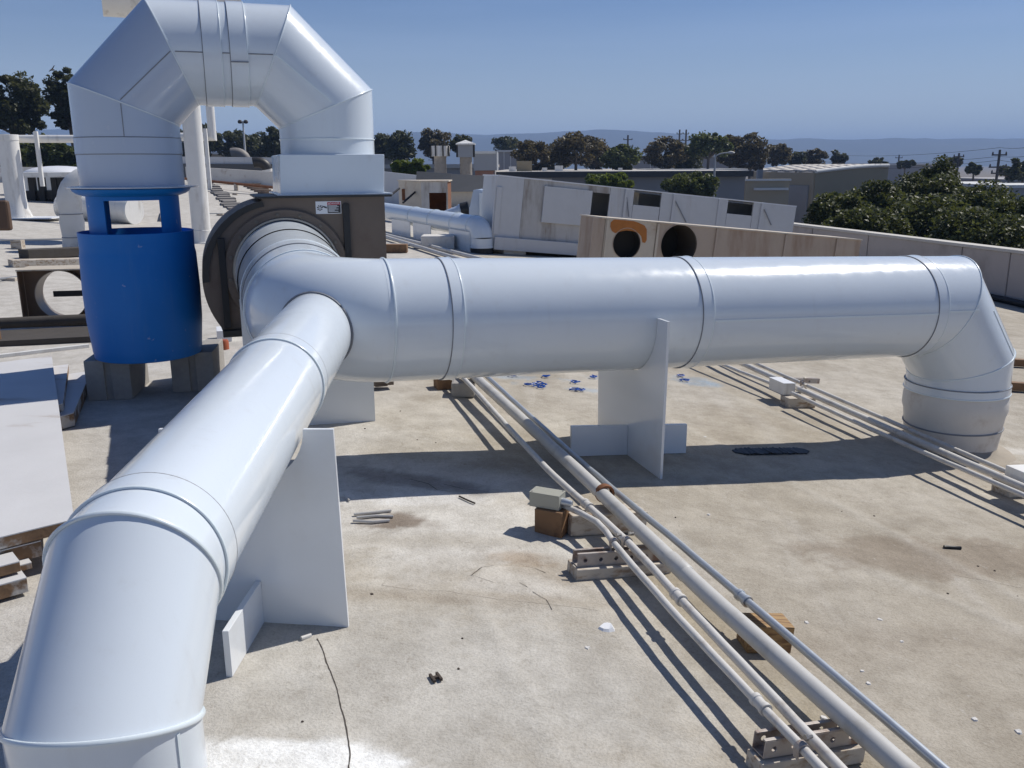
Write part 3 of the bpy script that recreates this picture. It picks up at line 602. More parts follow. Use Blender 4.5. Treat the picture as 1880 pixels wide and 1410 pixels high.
def text_obj(body, size, P, ex, ez, mat, parent, name='lettering'):
    cu = bpy.data.curves.new(name, 'FONT'); cu.body = body; cu.size = size; cu.align_x = 'CENTER'; cu.align_y = 'CENTER'; cu.extrude = 0.0004
    tmp = bpy.data.objects.new(name, cu); COL.objects.link(tmp); dg = bpy.context.evaluated_depsgraph_get()
    me = bpy.data.meshes.new_from_object(tmp.evaluated_get(dg)); bpy.data.objects.remove(tmp); bpy.data.curves.remove(cu)
    o = bpy.data.objects.new(name, me); COL.objects.link(o); me.materials.clear(); me.materials.append(mat)
    en = Vector(ex).cross(Vector(ez)); Mx = Matrix((ex, ez, en)).transposed().to_4x4(); me.transform(Mx); me.transform(Matrix.Translation(Vector(P) - wloc(parent)))
    o.parent = parent; return o
text_obj('DANGER', hl * .20, L((sm + s1 - wl * .03) / 2 + wl * .03, TF - .0036, z1 - hl * .18), E1, UP, M_LW, lab)
tri = [L(sm + wl * .03, TF - .0036, z1 - hl * .25), L(sm + wl * .09, TF - .0036, z1 - hl * .25), L(sm + wl * .06, TF - .0036, z1 - hl * .11)]
mesh_obj('triangle', MB().prism(tri, E2 * -.0006), M_LW, lab)
for k in range(6):
    zz = z1 - hl * (.36 + .09 * k); ln = (.78, .92, .70, .88, .55, .86)[k]
    lab_box(sm + wl * .03, sm + wl * .03 + wl * .45 * ln, zz - hl * .022, zz + hl * .022, .0037, M_LW, 'text_line', lab)
# pictogram: fan blades and a hand
pc = (s0 + wl * .16, (z0 + z1) / 2 - hl * .02)
for k in range(7):
    a = 2 * pi * k / 7; d0 = E1 * cos(a) + UP * sin(a); d1 = E1 * cos(a + .5) + UP * sin(a + .5); cc = L(pc[0], TF - .0024, pc[1])
    mesh_obj('pictogram_blade', MB().prism([cc + d0 * hl * .04, cc + d0 * hl * .24, cc + d1 * hl * .24 * .95], E2 * -.0006), M_LK, lab)
hc = L(s0 + wl * .36, TF - .0024, (z0 + z1) / 2 + hl * .04); hx = (E1 * .94 - UP * .34); hz = (E1 * .34 + UP * .94)
mesh_obj('pictogram_hand', MB().prism([hc - hx * hl * .14 - hz * hl * .05, hc + hx * hl * .16 - hz * hl * .06, hc + hx * hl * .16 + hz * hl * .06, hc - hx * hl * .14 + hz * hl * .05], E2 * -.0006), M_LK, lab)
for k in range(3):
    f0 = hc - hx * hl * .15 + hz * hl * (.035 - .035 * k); mesh_obj('pictogram_finger', MB().prism([f0 - hz * hl * .012, f0 + hz * hl * .012, f0 - hx * hl * .09 + hz * hl * .01 - hz * hl * .03 * k, f0 - hx * hl * .09 - hz * hl * .012 - hz * hl * .03 * k], E2 * -.0006), M_LK, lab)

# ================================================================== ARCHED DISCHARGE DUCT
arch = thing('arched_duct', 'white mitred gooseneck duct arching up from the fan and over the blue drum', 'duct', L(-0.55, 1.5, 1.055))
T0 = 1.5; SL, SRr, ZT = -1.557, -0.551, 1.765
def ap(s, z): return L(s, T0, z)
A0, A1, A2, A3, A4, A5 = ap(SRr, 1.262), ap(SRr, 1.503), ap(-.813, ZT), ap(-1.311, ZT), ap(SL, 1.507), ap(SL, 1.110)
dirs = [(b_ - a).normalized() for a, b_ in zip((A0, A1, A2, A3, A4), (A1, A2, A3, A4, A5))]
ns = [dirs[0]] + [(dirs[i] + dirs[i + 1]).normalized() for i in range(4)] + [dirs[4]]
pts_a = [A0, A1, A2, A3, A4, A5]
hx0, hx1 = -.83, -.29
q = MB(); zt0, zt1 = 1.056, 1.262
tb = [L(hx0 - .010 + a * .54, 1.23 + b_ * .54, zt0) for a, b_ in ((0, 0), (1, 0), (1, 1), (0, 1))]; tt_ = [L(hx0 - .001 + a * .540, 1.232 + b_ * .536, zt1) for a, b_ in ((0, 0), (1, 0), (1, 1), (0, 1))]
mesh_obj('transition_box', q.hexa(tb + tt_), M_DUCT, arch, bevel=.005, seg=3)
mesh_obj('box_flange', MB().box(L(-.56, 1.5, 1.0585), (.60, .60, .008), (E1, E2, UP)), M_DUCT, arch, bevel=.002)
# curved stamped ridge on the left face of the box
cv = [L(hx0 - .001, 1.26 + .48 * k / 14, 1.255 - .16 * (1 - (2 * k / 14 - 1) ** 2)) for k in range(15)]
mesh_obj('corner_gusset', MB().tube(cv, .007, 8), M_BEAD, arch, smooth=60)
mesh_obj('corner_gusset', MB().tube([L(hx0 - .001, 1.50, 1.095), L(hx0 - .001, 1.50, 1.06)], .007, 8), M_BEAD, arch, smooth=60)
sect('riser', arch, A0, dirs[0], A1, ns[1], R_M)
sect('elbow_gore', arch, A1, ns[1], A2, ns[2], R_M)
sect('top_section', arch, A2, ns[2], ap(-1.0, ZT), dirs[2], R_M)
sect('top_section', arch, ap(-1.0, ZT), dirs[2], A3, ns[3], R_M)
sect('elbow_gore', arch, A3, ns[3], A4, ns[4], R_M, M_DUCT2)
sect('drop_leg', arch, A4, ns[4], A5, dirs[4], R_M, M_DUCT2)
for P_, n_, d_ in ((A1, ns[1], dirs[0]), (A2, ns[2], dirs[2]), (A3, ns[3], dirs[2]), (A4, ns[4], dirs[4])):
    mesh_obj('seam_bead', MB().bead(P_, n_, d_, R_M + .001, .0036), M_BEAD, arch, smooth=60)
band(arch, ap(-1.160, ZT), ap(-1.073, ZT), R_M, .005); band(arch, ap(-1.033, ZT), ap(-.950, ZT), R_M, .006)
mesh_obj('seam_bead', MB().bead(ap(SRr, 1.342), UP, UP, R_M + .001, .004), M_BEAD, arch, smooth=60)
for z_ in (1.345, 1.265): mesh_obj('seam_bead', MB().bead(ap(SL, z_), UP, UP, R_M + .0005, .0028), M_SEAM, arch, smooth=60)
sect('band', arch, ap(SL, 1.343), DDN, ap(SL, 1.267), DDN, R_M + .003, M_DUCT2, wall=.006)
# lengthwise seams facing the camera
for a, b_, nn in ((ap(-1.29, ZT), ap(-1.16, ZT), 0), (ap(-1.073, ZT), ap(-1.035, ZT), 0), (ap(-.95, ZT), ap(-.83, ZT), 0)):
    mesh_obj('lap_seam', strip([a + FS * R_M + UP * -.02, b_ + FS * R_M + UP * -.02], None, .005, .0018, FS), M_SEAM, arch)
mesh_obj('lap_seam', strip([A3 + FS * R_M + UP * -.02, A4 + FS * R_M + UP * .01], None, .005, .0018, FS), M_SEAM, arch)
mesh_obj('lap_seam', strip([A2 + FS * R_M + UP * -.02, A1 + FS * R_M + UP * .02], None, .010, .0028, FS), M_BEAD, arch)
mesh_obj('lap_seam', strip([ap(-1.033, ZT) + FS * (R_M + .006) + UP * -.06, ap(-.95, ZT) + FS * (R_M + .006) + UP * -.06], None, .005, .0016, FS), M_SEAM, arch)
mesh_obj('lap_seam', strip([ap(SL, 1.50) + FS * R_M, ap(SL, 1.345) + FS * R_M], None, .004, .0016, FS), M_SEAM, arch)
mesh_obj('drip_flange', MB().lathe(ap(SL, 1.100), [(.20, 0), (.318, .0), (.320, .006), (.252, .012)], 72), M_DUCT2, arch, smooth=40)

# ================================================================== BLUE DRUM ON BLOCKS
drum = thing('blue_drum', 'cut blue plastic drum standing on concrete blocks beneath the arched duct', 'drum', L(-1.565, T0, .22))
DC = L(-1.565, T0, 0)
prof = [(.0, .228), (.255, .226), (.262, .222), (.270, .226), (.272, .25), (.275, .262), (.275, .275), (.288, .42), (.291, .58), (.286, .76), (.283, .775), (.281, .79), (.283, .878), (.278, .880), (.276, .80), (.27, .30), (.0, .29)]
mesh_obj('drum_body', MB().lathe(DC, prof, 80), M_BLUE, drum, smooth=35)
# inner neck with two window openings
def neck(prof_r, z0_, z1_, win, n=96):
    mb = MB(); zs = [z0_, .80, .845, .90, .96, 1.040, z1_]; r0, r1 = prof_r, prof_r - .006
    def p(r, j, z): a = 2 * pi * j / n; return DC + (E1 * cos(a) + E2 * sin(a)) * r + UP * z
    idx = {}
    def vid(r, j, k):
        key = (r, j % n, k)
        if key not in idx: idx[key] = len(mb.v); mb.v.append(p(r, j, zs[k]))
        return idx[key]
    solid = {}
    for k in range(len(zs) - 1):
        for j in range(n):
            a = (j + .5) / n * 360; op = (zs[k] >= .84 and zs[k + 1] <= 1.041) and any(abs((a - c + 180) % 360 - 180) < h for c, h in win); solid[(j, k)] = not op
    K = len(zs) - 1
    for (j, k), s_ in solid.items():
        if not s_: continue
        mb.f.append((vid(r0, j, k), vid(r0, j + 1, k), vid(r0, j + 1, k + 1), vid(r0, j, k + 1))); mb.f.append((vid(r1, j, k + 1), vid(r1, j + 1, k + 1), vid(r1, j + 1, k), vid(r1, j, k)))
        if not solid[((j + 1) % n, k)]: mb.f.append((vid(r0, j + 1, k), vid(r1, j + 1, k), vid(r1, j + 1, k + 1), vid(r0, j + 1, k + 1)))
        if not solid[((j - 1) % n, k)]: mb.f.append((vid(r1, j, k), vid(r0, j, k), vid(r0, j, k + 1), vid(r1, j, k + 1)))
        if k + 1 < K and not solid[(j, k + 1)]: mb.f.append((vid(r0, j, k + 1), vid(r0, j + 1, k + 1), vid(r1, j + 1, k + 1), vid(r1, j, k + 1)))
        if k > 0 and not solid[(j, k - 1)]: mb.f.append((vid(r1, j, k), vid(r1, j + 1, k), vid(r0, j + 1, k), vid(r0, j, k)))
    return mb
mesh_obj('neck', neck(.224, .50, 1.062, ((272, 34), (88, 38))), M_BLUE, drum, smooth=35)
mesh_obj('lid', MB().lathe(DC, [(.215, 1.058), (.232, 1.060), (.262, 1.070), (.280, 1.082), (.288, 1.096), (.26, 1.0975), (.21, 1.0965)], 80), M_BLUE, drum, smooth=35)
chip = L(-1.565 - .065, 0, 0); aa = radians(252)
def cmu(P, ex, label, ly=.40):
    ey = Vector((-ex[1], ex[0], 0)); ex = Vector(ex); t = thing('concrete_block', label, 'block', (P.x, P.y, 0), 'blocks under the blue drum'); hh = .218; w_ = .225
    # end face with a mortar groove: two shoulders and a recessed web
    for sg in (-1, 1):
        mesh_obj('shoulder', MB().box(P + ex * sg * (w_ / 4 + .008) + ey * ly / 2 + UP * hh / 2, (w_ / 2 - .016, ly, hh), (ex, ey, UP)), M_CMU, t, bevel=.005)
    mesh_obj('web', MB().box(P + ey * (ly / 2) + UP * (hh / 2 - .002), (.034, ly - .03, hh - .006), (ex, ey, UP)), M_CMU, t)
    return t
bl = on_roof(203, 735); br_ = on_roof(357, 719)
cmu(Vector((bl.x, bl.y, 0)), Vector((.985, .17, 0)), 'grey concrete block under the left side of the blue drum')
cmu(Vector((br_.x, br_.y, 0)), Vector((.985, .17, 0)), 'grey concrete block under the right side of the blue drum')

# ================================================================== CONDUIT RUN THROUGH THE MIDDLE
def run(pts, h): return [on_roof(u, v, h) for u, v in pts]
def extend(P, n0=0.0, n1=0.0):
    P = list(P)
    if n0: P = [P[0] + (P[0] - P[1]).normalized() * n0] + P
    if n1: P = P + [P[-1] + (P[-1] - P[-2]).normalized() * n1]
    return P
def fine(P, step=0.08, wob=0.0008, seed=0):
    o = []; rnd = random.Random(seed)
    for i, (a, b_) in enumerate(zip(P[:-1], P[1:])):
        n = max(1, int((b_ - a).length / step)); l_ = (b_ - a).length
        ta = ((b_ - P[i - 1]).normalized() if i else (b_ - a).normalized()) * l_; tb_ = ((P[i + 2] - a).normalized() if i + 2 < len(P) else (b_ - a).normalized()) * l_
        def her(k): return a * (2 * k ** 3 - 3 * k * k + 1) + ta * (k ** 3 - 2 * k * k + k) + b_ * (-2 * k ** 3 + 3 * k * k) + tb_ * (k ** 3 - k * k)
        for k in range(n): o.append(her(k / n) + Vector((rnd.uniform(-wob, wob), 0, rnd.uniform(-wob, wob))))
    return o + [P[-1]]
def coupling(parent, P, d, r, ln=.05, mat=None):
    d = d.normalized(); prof = [(r * 1.01, -ln / 2), (r * 1.10, -ln / 2 + .004), (r * 1.10, ln / 2 - .004), (r * 1.01, ln / 2)] if r > .02 else [(r * 1.02, -ln / 2), (r * 1.45, -ln / 2), (r * 1.45, -ln / 2 + .012), (r * 1.25, -ln / 2 + .014), (r * 1.25, ln / 2 - .014), (r * 1.45, ln / 2 - .012), (r * 1.45, ln / 2), (r * 1.02, ln / 2)]
    return mesh_obj('coupling', MB().lathe(P, prof, 14, axis=d), mat, parent, smooth=35)
H1 = .105
def pipe_thing(name, label, pts, r, mat, h=H1, group=None, ends=(0, 0), coup=(), n=12, seed=0):
    P = extend(run(pts, h), *ends); c = P[len(P) // 2]
    t = thing(name, label, 'pipe' if r > .02 else 'conduit', (c.x, c.y, roof_z(c.x)), group)
    mesh_obj('tube', MB().tube(fine(P, seed=seed), r, n), mat, t, smooth=60)
    for u, v in coup:
        Q = on_roof(u, v, h); best = min(((Q - (a.lerp(b_, k / 20))).length, a.lerp(b_, k / 20), (b_ - a)) for a, b_ in zip(P[:-1], P[1:]) for k in range(21)) if False else None
        bd = 1e9
        for a, b_ in zip(P[:-1], P[1:]):
            k = max(0, min(1, (Q - a).dot(b_ - a) / (b_ - a).length_squared)); q_ = a.lerp(b_, k)
            if (Q - q_).length < bd: bd = (Q - q_).length; bp = q_; dd = b_ - a
        coupling(t, bp, dd, r, .05 if r < .02 else .11, mat)
    return t
GA = 'conduits of the middle run'
pipe_thing('gas_pipe', 'thick off-white pipe, widest of the middle run across the roof', [(878, 697), (1056, 860), (1300, 1092), (1657, 1410)], .0255, M_PIPEG, h=.112, ends=(1.2, .6), coup=((1245, 1040),), n=18, seed=1)
pipe_thing('conduit', 'off-white thin conduit beside the thick pipe, passing over both perforated channels', [(854, 697), (1004, 860), (1153, 996), (1250, 1101), (1542, 1410)], .0125, M_COND, group=GA, ends=(1.2, .5), coup=((1245, 1096), (1076, 928)), seed=2)
pipe_thing('conduit', 'bare grey conduit on the right of the thick pipe, resting on a wooden block', [(900, 697), (1081, 860), (1300, 1043), (1730, 1410)], .0120, M_GALV, group=GA, ends=(1.2, .5), coup=((1366, 1098),), seed=3)
pipe_thing('conduit', 'thin conduit leaving the grey junction box, leftmost of the middle run', [(1036, 928), (1096, 958), (1126, 996), (1250, 1139), (1507, 1410)], .0110, M_COND, group=GA, ends=(0, .5), coup=((1388, 1294),), seed=4)

def holed_wall(mb, A, ex, ez, ln, ht, pitch=.048, hr=.0075, skip=0):
    """a strip with real round holes"""
    n = max(1, int(ln / pitch)); w_ = ln / n
    for i in range(n):
        c = A + ex * (w_ * (i + .5)) + ez * (ht * .5); o = len(mb.v)
        sq = [(-1, -1), (0, -1), (1, -1), (1, 0), (1, 1), (0, 1), (-1, 1), (-1, 0)]
        for a, b_ in sq: mb.v.append(c + ex * a * w_ / 2 + ez * b_ * ht / 2)
        for a, b_ in sq: 
            q = Vector((a, b_, 0)).normalized() * hr; mb.v.append(c + ex * q.x + ez * q.y)
        for k in range(8): mb.f.append((o + k, o + (k + 1) % 8, o + 8 + (k + 1) % 8, o + 8 + k))
def strut(label, A, B, h0, hgt=.041, wd=.041):
    """perforated U channel from A to B (roof points), open side up"""
    A = Vector(A); B = Vector(B); ex = (B - A).normalized(); ey = Vector((-ex.y, ex.x, 0)).normalized(); ez = ex.cross(ey); ln = (B - A).length
    t = thing('strut_channel', label, 'channel', (A + B) / 2, 'perforated channels under the conduits')
    A0 = A + ez * h0
    for nm, off in (('front_wall', -wd / 2), ('back_wall', wd / 2)):
        mb = MB(); holed_wall(mb, A0 + ey * off, ex, ez, ln, hgt); mesh_obj(nm, mb, M_STRUT, t, solid=.0026)
    mb = MB(); holed_wall(mb, A0 - ey * (wd / 2) + ez * .0015, ex, ey, ln, wd, .048, .006); mesh_obj('floor_web', mb, M_STRUT, t, solid=.0026)
    for nm, off, sg in (('lip', -wd / 2, 1), ('lip', wd / 2, -1)):
        mesh_obj(nm, MB().box(A0 + ex * ln / 2 + ey * (off + sg * .0045) + ez * (hgt + .001), (ln, .010, .004), (ex, ey, ez)), M_STRUT, t, bevel=.0008)
    return t, ex, ey, ez
def plank(name, label, A, B, wd, th, mat, h0=0.0, cat='wood block', group=None):
    A = Vector(A); B = Vector(B); ex = (B - A).normalized(); ey = Vector((-ex.y, ex.x, 0)).normalized(); ez = ex.cross(ey)
    o = mesh_obj(name, MB().box((A + B) / 2 + ez * (h0 + th / 2), ((B - A).length, wd, th), (ex, ey, ez)), mat, bevel=.004)
    return tag(o, label, cat, group)
def two(u0, v0, u1, v1): return on_roof(u0, v0), on_roof(u1, v1)
def clamp(parent, P, d, r, base_h, up=None):
    """two piece pipe strap"""
    d = d.normalized(); side = d.cross(UP).normalized(); upv = side.cross(d)
    pth = [P + side * r * 1.15 * cos(a) + upv * r * 1.15 * sin(a) for a in [pi * k / 10 for k in range(11)]]
    for k in range(10):
        pass
    R = [[p - d * .009 + (p - P).normalized() * 0, p + d * .009, p + d * .009 + (p - P).normalized() * .003, p - d * .009 + (p - P).normalized() * .003] for p in [P + side * r * 1.1 + upv * -base_h] + pth + [P - side * r * 1.1 + upv * -base_h]]
    mesh_obj('strap', MB().rings(R, cap0=True, cap1=True), M_STRUT, parent)
    b_ = mesh_obj('strap_bolt', MB().lathe(P + upv * (r + .014) - side * .016, [(.0, -.008), (.004, -.008), (.004, .004), (.0075, .004), (.0075, .010), (.0, .010)], 6, axis=side), M_STEEL, parent)
A_, B_ = two(1056, 1050, 1216, 1050)
mid = (A_ + B_) / 2; A_ = mid - (E1 + Vector((0, 0, -.085))) * .17 ; B_ = mid + (E1 + Vector((0, 0, -.085))) * .17
A_.z = roof_z(A_.x); B_.z = roof_z(B_.x)
plank('channel_plank', 'painted wooden plank under the perforated channel by the junction box', A_, B_, .085, .038, M_WOODP, group='planks under channels')
st1, sx, sy, sz = strut('perforated steel channel on a plank beside the junction box', A_ + (B_ - A_) * .02, B_ - (B_ - A_) * .02, .039)
cdir = Vector((.30, -.954, -.026))
clamp(st1, on_roof(1128, 996, H1), cdir, .011, .03); clamp(st1, on_roof(1151, 994, H1), cdir, .0125, .03)
c0 = on_roof(1475, 1400); A_ = c0 - E1 * .13; B_ = c0 + E1 * .13; A_.z = roof_z(A_.x); B_.z = roof_z(B_.x)
st2, sx, sy, sz = strut('perforated steel channel under the conduits at the bottom edge of the view', A_, B_, .045)
plank('channel_plank', 'short plank under the perforated channel nearest the camera', A_ - E1 * .01 - E2 * .005, B_ + E1 * .01 - E2 * .005, .06, .042, M_WOODP, group='planks under channels')
clamp(st2, on_roof(1472, 1374, H1), cdir, .0110, .02)
# plank further up with black pipe clamp on the thick pipe
c0 = on_roof(1098, 972); A_ = c0 - E1 * .13; B_ = c0 + E1 * .17; A_.z = roof_z(A_.x); B_.z = roof_z(B_.x)
plank('pipe_plank', 'pale wooden plank under the thick pipe next to the junction box', A_, B_, .10, .078, M_WOODP)
cp = on_roof(1110, 906, .112)
tag(mesh_obj('pipe_clamp', MB().lathe(cp, [(.0262, -.014), (.035, -.014), (.037, 0), (.035, .014), (.0262, .014)], 20, axis=cdir), M_RUST, smooth=40), 'rusty black clamp ring around the thick pipe', 'clamp')
# junction box on its own block
jb = on_roof(1010, 985); jx = Vector((.955, .18, 0)).normalized(); jy = Vector((-jx.y, jx.x, 0))
jbc = Vector((jb.x + .012, jb.y + .05, roof_z(jb.x)))
ja = Vector((.90, -.43, 0)).normalized(); jbv = Vector((.43, .90, 0)).normalized()
tag(mesh_obj('junction_block', MB().box(jbc + UP * .045, (.105, .09, .095), (ja, jbv, UP)), M_WOODR, bevel=.002), 'dark stained wooden block under the grey junction box', 'wood block')
jt = thing('junction_box', 'small grey electrical junction box on a dark wooden block', 'junction box', jbc + UP * .094)
jo = jbc - ja * .022 - jbv * .0
mesh_obj('housing', MB().box(jo + UP * (.094 + .026), (.115, .062, .052), (ja, jbv, UP)), M_JBOX, jt, bevel=.002)
mesh_obj('cover', MB().box(jo + UP * (.094 + .0535), (.117, .064, .003), (ja, jbv, UP)), M_JBOX, jt, bevel=.0008)
for a, b_ in ((-.05, -.024), (.05, .024)): mesh_obj('screw', MB().lathe(jo + ja * a + jbv * b_ + UP * .149, [(.0035, 0), (.003, .0015), (0, .0015)], 8), M_STEEL, jt)
mesh_obj('connector', MB().tube([jo + ja * .056 + UP * .118, jo + ja * .075 + UP * .117, jo + ja * .095 + UP * .115], [.016, .014, .012], 10), M_GALV, jt, smooth=50)
mesh_obj('mounting_foot', MB().box(jo - ja * .06 + UP * .095, (.02, .04, .003), (ja, jbv, UP)), M_JBOX, jt)
# wooden block under pipe and grey conduit
c0 = on_roof(1412, 1196); wa = Vector((.93, .12, -.08)).normalized(); A_ = c0 - wa * .065 + E2 * .03; B_ = c0 + wa * .065 + E2 * .03; A_.z = roof_z(A_.x); B_.z = roof_z(B_.x)
plank('support_block', 'orange-brown wooden block under the thick pipe and the grey conduit', A_, B_, .085, .082, M_WOOD)
c0 = on_roof(850, 730)
tag(mesh_obj('support_block', MB().box(Vector((c0.x, c0.y + .05, c0.z + .042)), (.13, .11, .085)), M_CMU, bevel=.014, seg=2), 'pale concrete lump under the pipes beneath the main duct', 'block')
c0 = on_roof(812, 716)
tag(mesh_obj('support_block', MB().box(Vector((c0.x, c0.y + .05, c0.z + .035)), (.09, .09, .07), (E1, E2, UP)), M_WOODR, bevel=.005), 'dark wooden block left of the pale lump beneath the main duct', 'wood block')

# ================================================================== CONDUIT RUN ON THE RIGHT
GB = 'conduits of the right run'
pipe_thing('conduit', 'thin conduit leaving the small white box, nearest of the right run', [(1454, 722), (1640, 806), (1880, 910)], .0115, M_COND, h=.1, group=GB, ends=(0, 1.2), seed=5)
pipe_thing('conduit', 'thickest conduit of the right run, in its middle', [(1366, 669), (1620, 782), (1880, 895)], .0170, M_COND, h=.1, group=GB, ends=(1.6, 1.2), seed=6)
pipe_thing('conduit', 'rearmost thin conduit of the right run, passing the riser stub', [(1389, 668), (1640, 776), (1880, 880)], .0115, M_COND, h=.1, group=GB, ends=(1.6, 1.2), seed=7)
pipe_thing('conduit', 'short conduit entering the small white box from the left', [(1331, 671), (1423, 707)], .0105, M_COND, h=.09, group=GB, ends=(1.2, 0.02), seed=8)
b0 = on_roof(1442, 742); bd = Vector((.304, -.953, -.027)).normalized(); bs = Vector((.953, .304, -.08)).normalized(); bu = bs.cross(Vector((-.304, .953, .027)).normalized())
bc = Vector((b0.x - .01, b0.y + .06, roof_z(b0.x)))
t = thing('switch_box', 'small white electrical box on a block in the right conduit run', 'junction box', bc + UP * .06)
mesh_obj('housing', MB().box(bc + UP * .098, (.085, .15, .07), (bs, bd, UP)), M_DIRTYW, t, bevel=.002)
mesh_obj('lid', MB().box(bc + UP * .1345, (.09, .155, .004), (bs, bd, UP)), M_LW, t, bevel=.001)
tag(mesh_obj('support_block', MB().box(bc + UP * .03 + bd * .10 + bs * .05, (.19, .09, .06), (bs, bd, UP)), M_WOODP, bevel=.004), 'worn wooden block under the small white box in the right run', 'wood block')
st3p = on_roof(1478, 727); A_ = st3p - bs * .10 + bd * -.10; B_ = st3p + bs * .16 + bd * -.10; A_.z = roof_z(A_.x); B_.z = roof_z(B_.x)
st3, _, _, _ = strut('perforated channel holding the right run behind the small white box', A_, B_, .06, .03, .03)
clamp(st3, on_roof(1474, 702, .11), bd, .0115, .02); clamp(st3, on_roof(1474, 716, .1), bd, .017, .02)
c0 = on_roof(1866, 914)
tag(mesh_obj('support_block', MB().box(Vector((c0.x + .06, c0.y + .08, c0.z + .035)), (.24, .10, .085), (bs, -bd, UP)), M_WOODP, bevel=.004), 'wooden block under the right run at the right edge of the view', 'wood block')
c1 = on_roof(1876, 885, .11)
tag(mesh_obj('conduit_box', MB().box(Vector((c1.x + .06, c1.y + .05, c1.z + .01)), (.11, .16, .05), (bs, -bd, UP)), M_DIRTYW, bevel=.003), 'white cover box on the rear conduit at the right edge of the view', 'junction box')
# two brown pipes lying behind the riser at the right edge and a hose at the parapet foot
for (u0, v0, u1, v1, nm) in ((1845, 664, 1880, 672, 'farther'), (1835, 707, 1880, 717, 'nearer')):
    a = on_roof(u0, v0, .04); b_ = on_roof(u1, v1, .04); d = (b_ - a).normalized()
    d = Vector((E1.x, E1.y * .3, -.085)).normalized()
    tag(mesh_obj('rail_timber', MB().box(a + d * .7, (1.7, .055, .06), (d, d.cross(UP).normalized() * -1, UP)), M_RUST if nm == 'x' else M_WOODR, bevel=.006), 'brown rail lying on the roof right of the riser, the %s of two' % nm, 'rail', 'brown rails at the right edge')
pp = [par_pt(10.0 + .35 * k, -.12 + .04 * sin(k * 1.3), 0) for k in range(18)]
for p in pp: p.z = roof_z(p.x) + .05
tag(mesh_obj('hose', MB().tube(pp, .045, 10), M_BLACK, smooth=60), 'black hose lying along the foot of the parapet', 'hose')

# ================================================================== SMALL DEBRIS ON THE ROOF
def lump(name, label, cat, P, size, mat, rot=0.0, group=None, seed=0, flat=.35):
    rnd = random.Random(seed); mb = MB(); n = 9; c = P; top = []; bot = []
    for k in range(n):
        a = 2 * pi * k / n + rot; r = size * rnd.uniform(.55, 1.0); top.append(c + Vector((cos(a) * r * .7, sin(a) * r * .7, size * flat * rnd.uniform(.7, 1.1)))); bot.append(c + Vector((cos(a) * r, sin(a) * r, -.001)))
    o = mesh_obj(name, mb.rings([bot, top], cap0=True, cap1=True), mat); return tag(o, label, cat, group)
lump('paint_flake', 'large white broken flake lying left of the conduits', 'flake', on_roof(1114, 1153), .034, M_LW, seed=3, flat=.3)
M_CHIP = plain('paint_chip', (0.62, 0.60, 0.57), 0.7)
for k, (u, v, s_) in enumerate(((1078, 1190, .011), (1615, 1138, .012), (1480, 1143, .010), (1595, 1255, .010), (1790, 1322, .013), (1582, 1232, .008), (1512, 1318, .012), (1655, 1178, .008), (1870, 1345, .016), (1301, 945, .010), (1294, 803, .012), (1700, 1010, .008), (1480, 1330, .009))):
    lump('paint_chip', 'tiny pale chip lying loose on the beige roof', 'chip', on_roof(u, v), s_, M_CHIP, group='pale chips scattered on the roof', seed=k + 20, rot=k)
M_DCHIP = plain('dark_crumb', (0.06, 0.045, 0.035), 0.9)
for k, (u, v, s_) in enumerate(((683, 1092, .012), (1240, 950, .006), (849, 1172, .006), (555, 1325, .006), (610, 1311, .006), (1545, 940, .008), (1605, 948, .010), (842, 1228, .007), (735, 755, .008), (766, 808, .009), (800, 813, .008), (670, 787, .008), (1740, 1090, .008), (1795, 1040, .009), (1826, 1048, .009), (1868, 1095, .007))):
    lump('dark_crumb', 'tiny dark crumb of dirt lying on the beige roof', 'crumb', on_roof(u, v), s_ * .7, M_DCHIP, group='dark crumbs scattered on the roof', seed=k + 60, rot=k, flat=.5)
def stick(name, label, cat, pts, r, mat, group=None, h=.006, n=6):
    return tag(mesh_obj(name, MB().tube([on_roof(u, v, h + (hh if False else 0)) for u, v in pts], r, n), mat, smooth=60), label, cat, group)
for k, pts in enumerate((((650, 944), (680, 941), (718, 937)), ((655, 950), (690, 947), (722, 948)), ((648, 956), (685, 958), (715, 955)))):
    stick('metal_strip', 'pale cut metal strip on the brown stain, %s of three' % ('upper', 'middle', 'lower')[k], 'strip', pts, .0055, M_COND, 'cut strips left of the junction box', .008)
stick('tube_offcut', 'short pale tube offcut beside the foreground stand', 'offcut', ((553, 1172), (571, 1166)), .006, M_COND)
stick('lost_bolt', 'dark rusty bolt lying in the brown stain at the right', 'bolt', ((1733, 1004), (1748, 1005), (1764, 1006)), .007, M_BLACK)
stick('twig', 'thin dark twig left of the junction box', 'twig', ((843, 911), (858, 918), (872, 924)), .0035, M_DCHIP)
stick('twig', 'thin pale twig near the tall foreground stand', 'twig', ((632, 908), (641, 919)), .004, M_COND)
c0 = on_roof(800, 1246); t = thing('broken_clip', 'small dark H-shaped broken clip on the foreground roof', 'clip', c0)
hd = Vector((.45, -.9, 0)).normalized(); hs = Vector((.9, .45, 0)).normalized()
for sg in (-1, 1): mesh_obj('clip_arm', MB().box(c0 + hs * sg * .009 + UP * .004, (.007, .034, .008), (hs, hd, UP)), M_DCHIP, t, bevel=.001)
mesh_obj('clip_bridge', MB().box(c0 + UP * .004, (.012, .009, .006), (hs, hd, UP)), M_DCHIP, t)
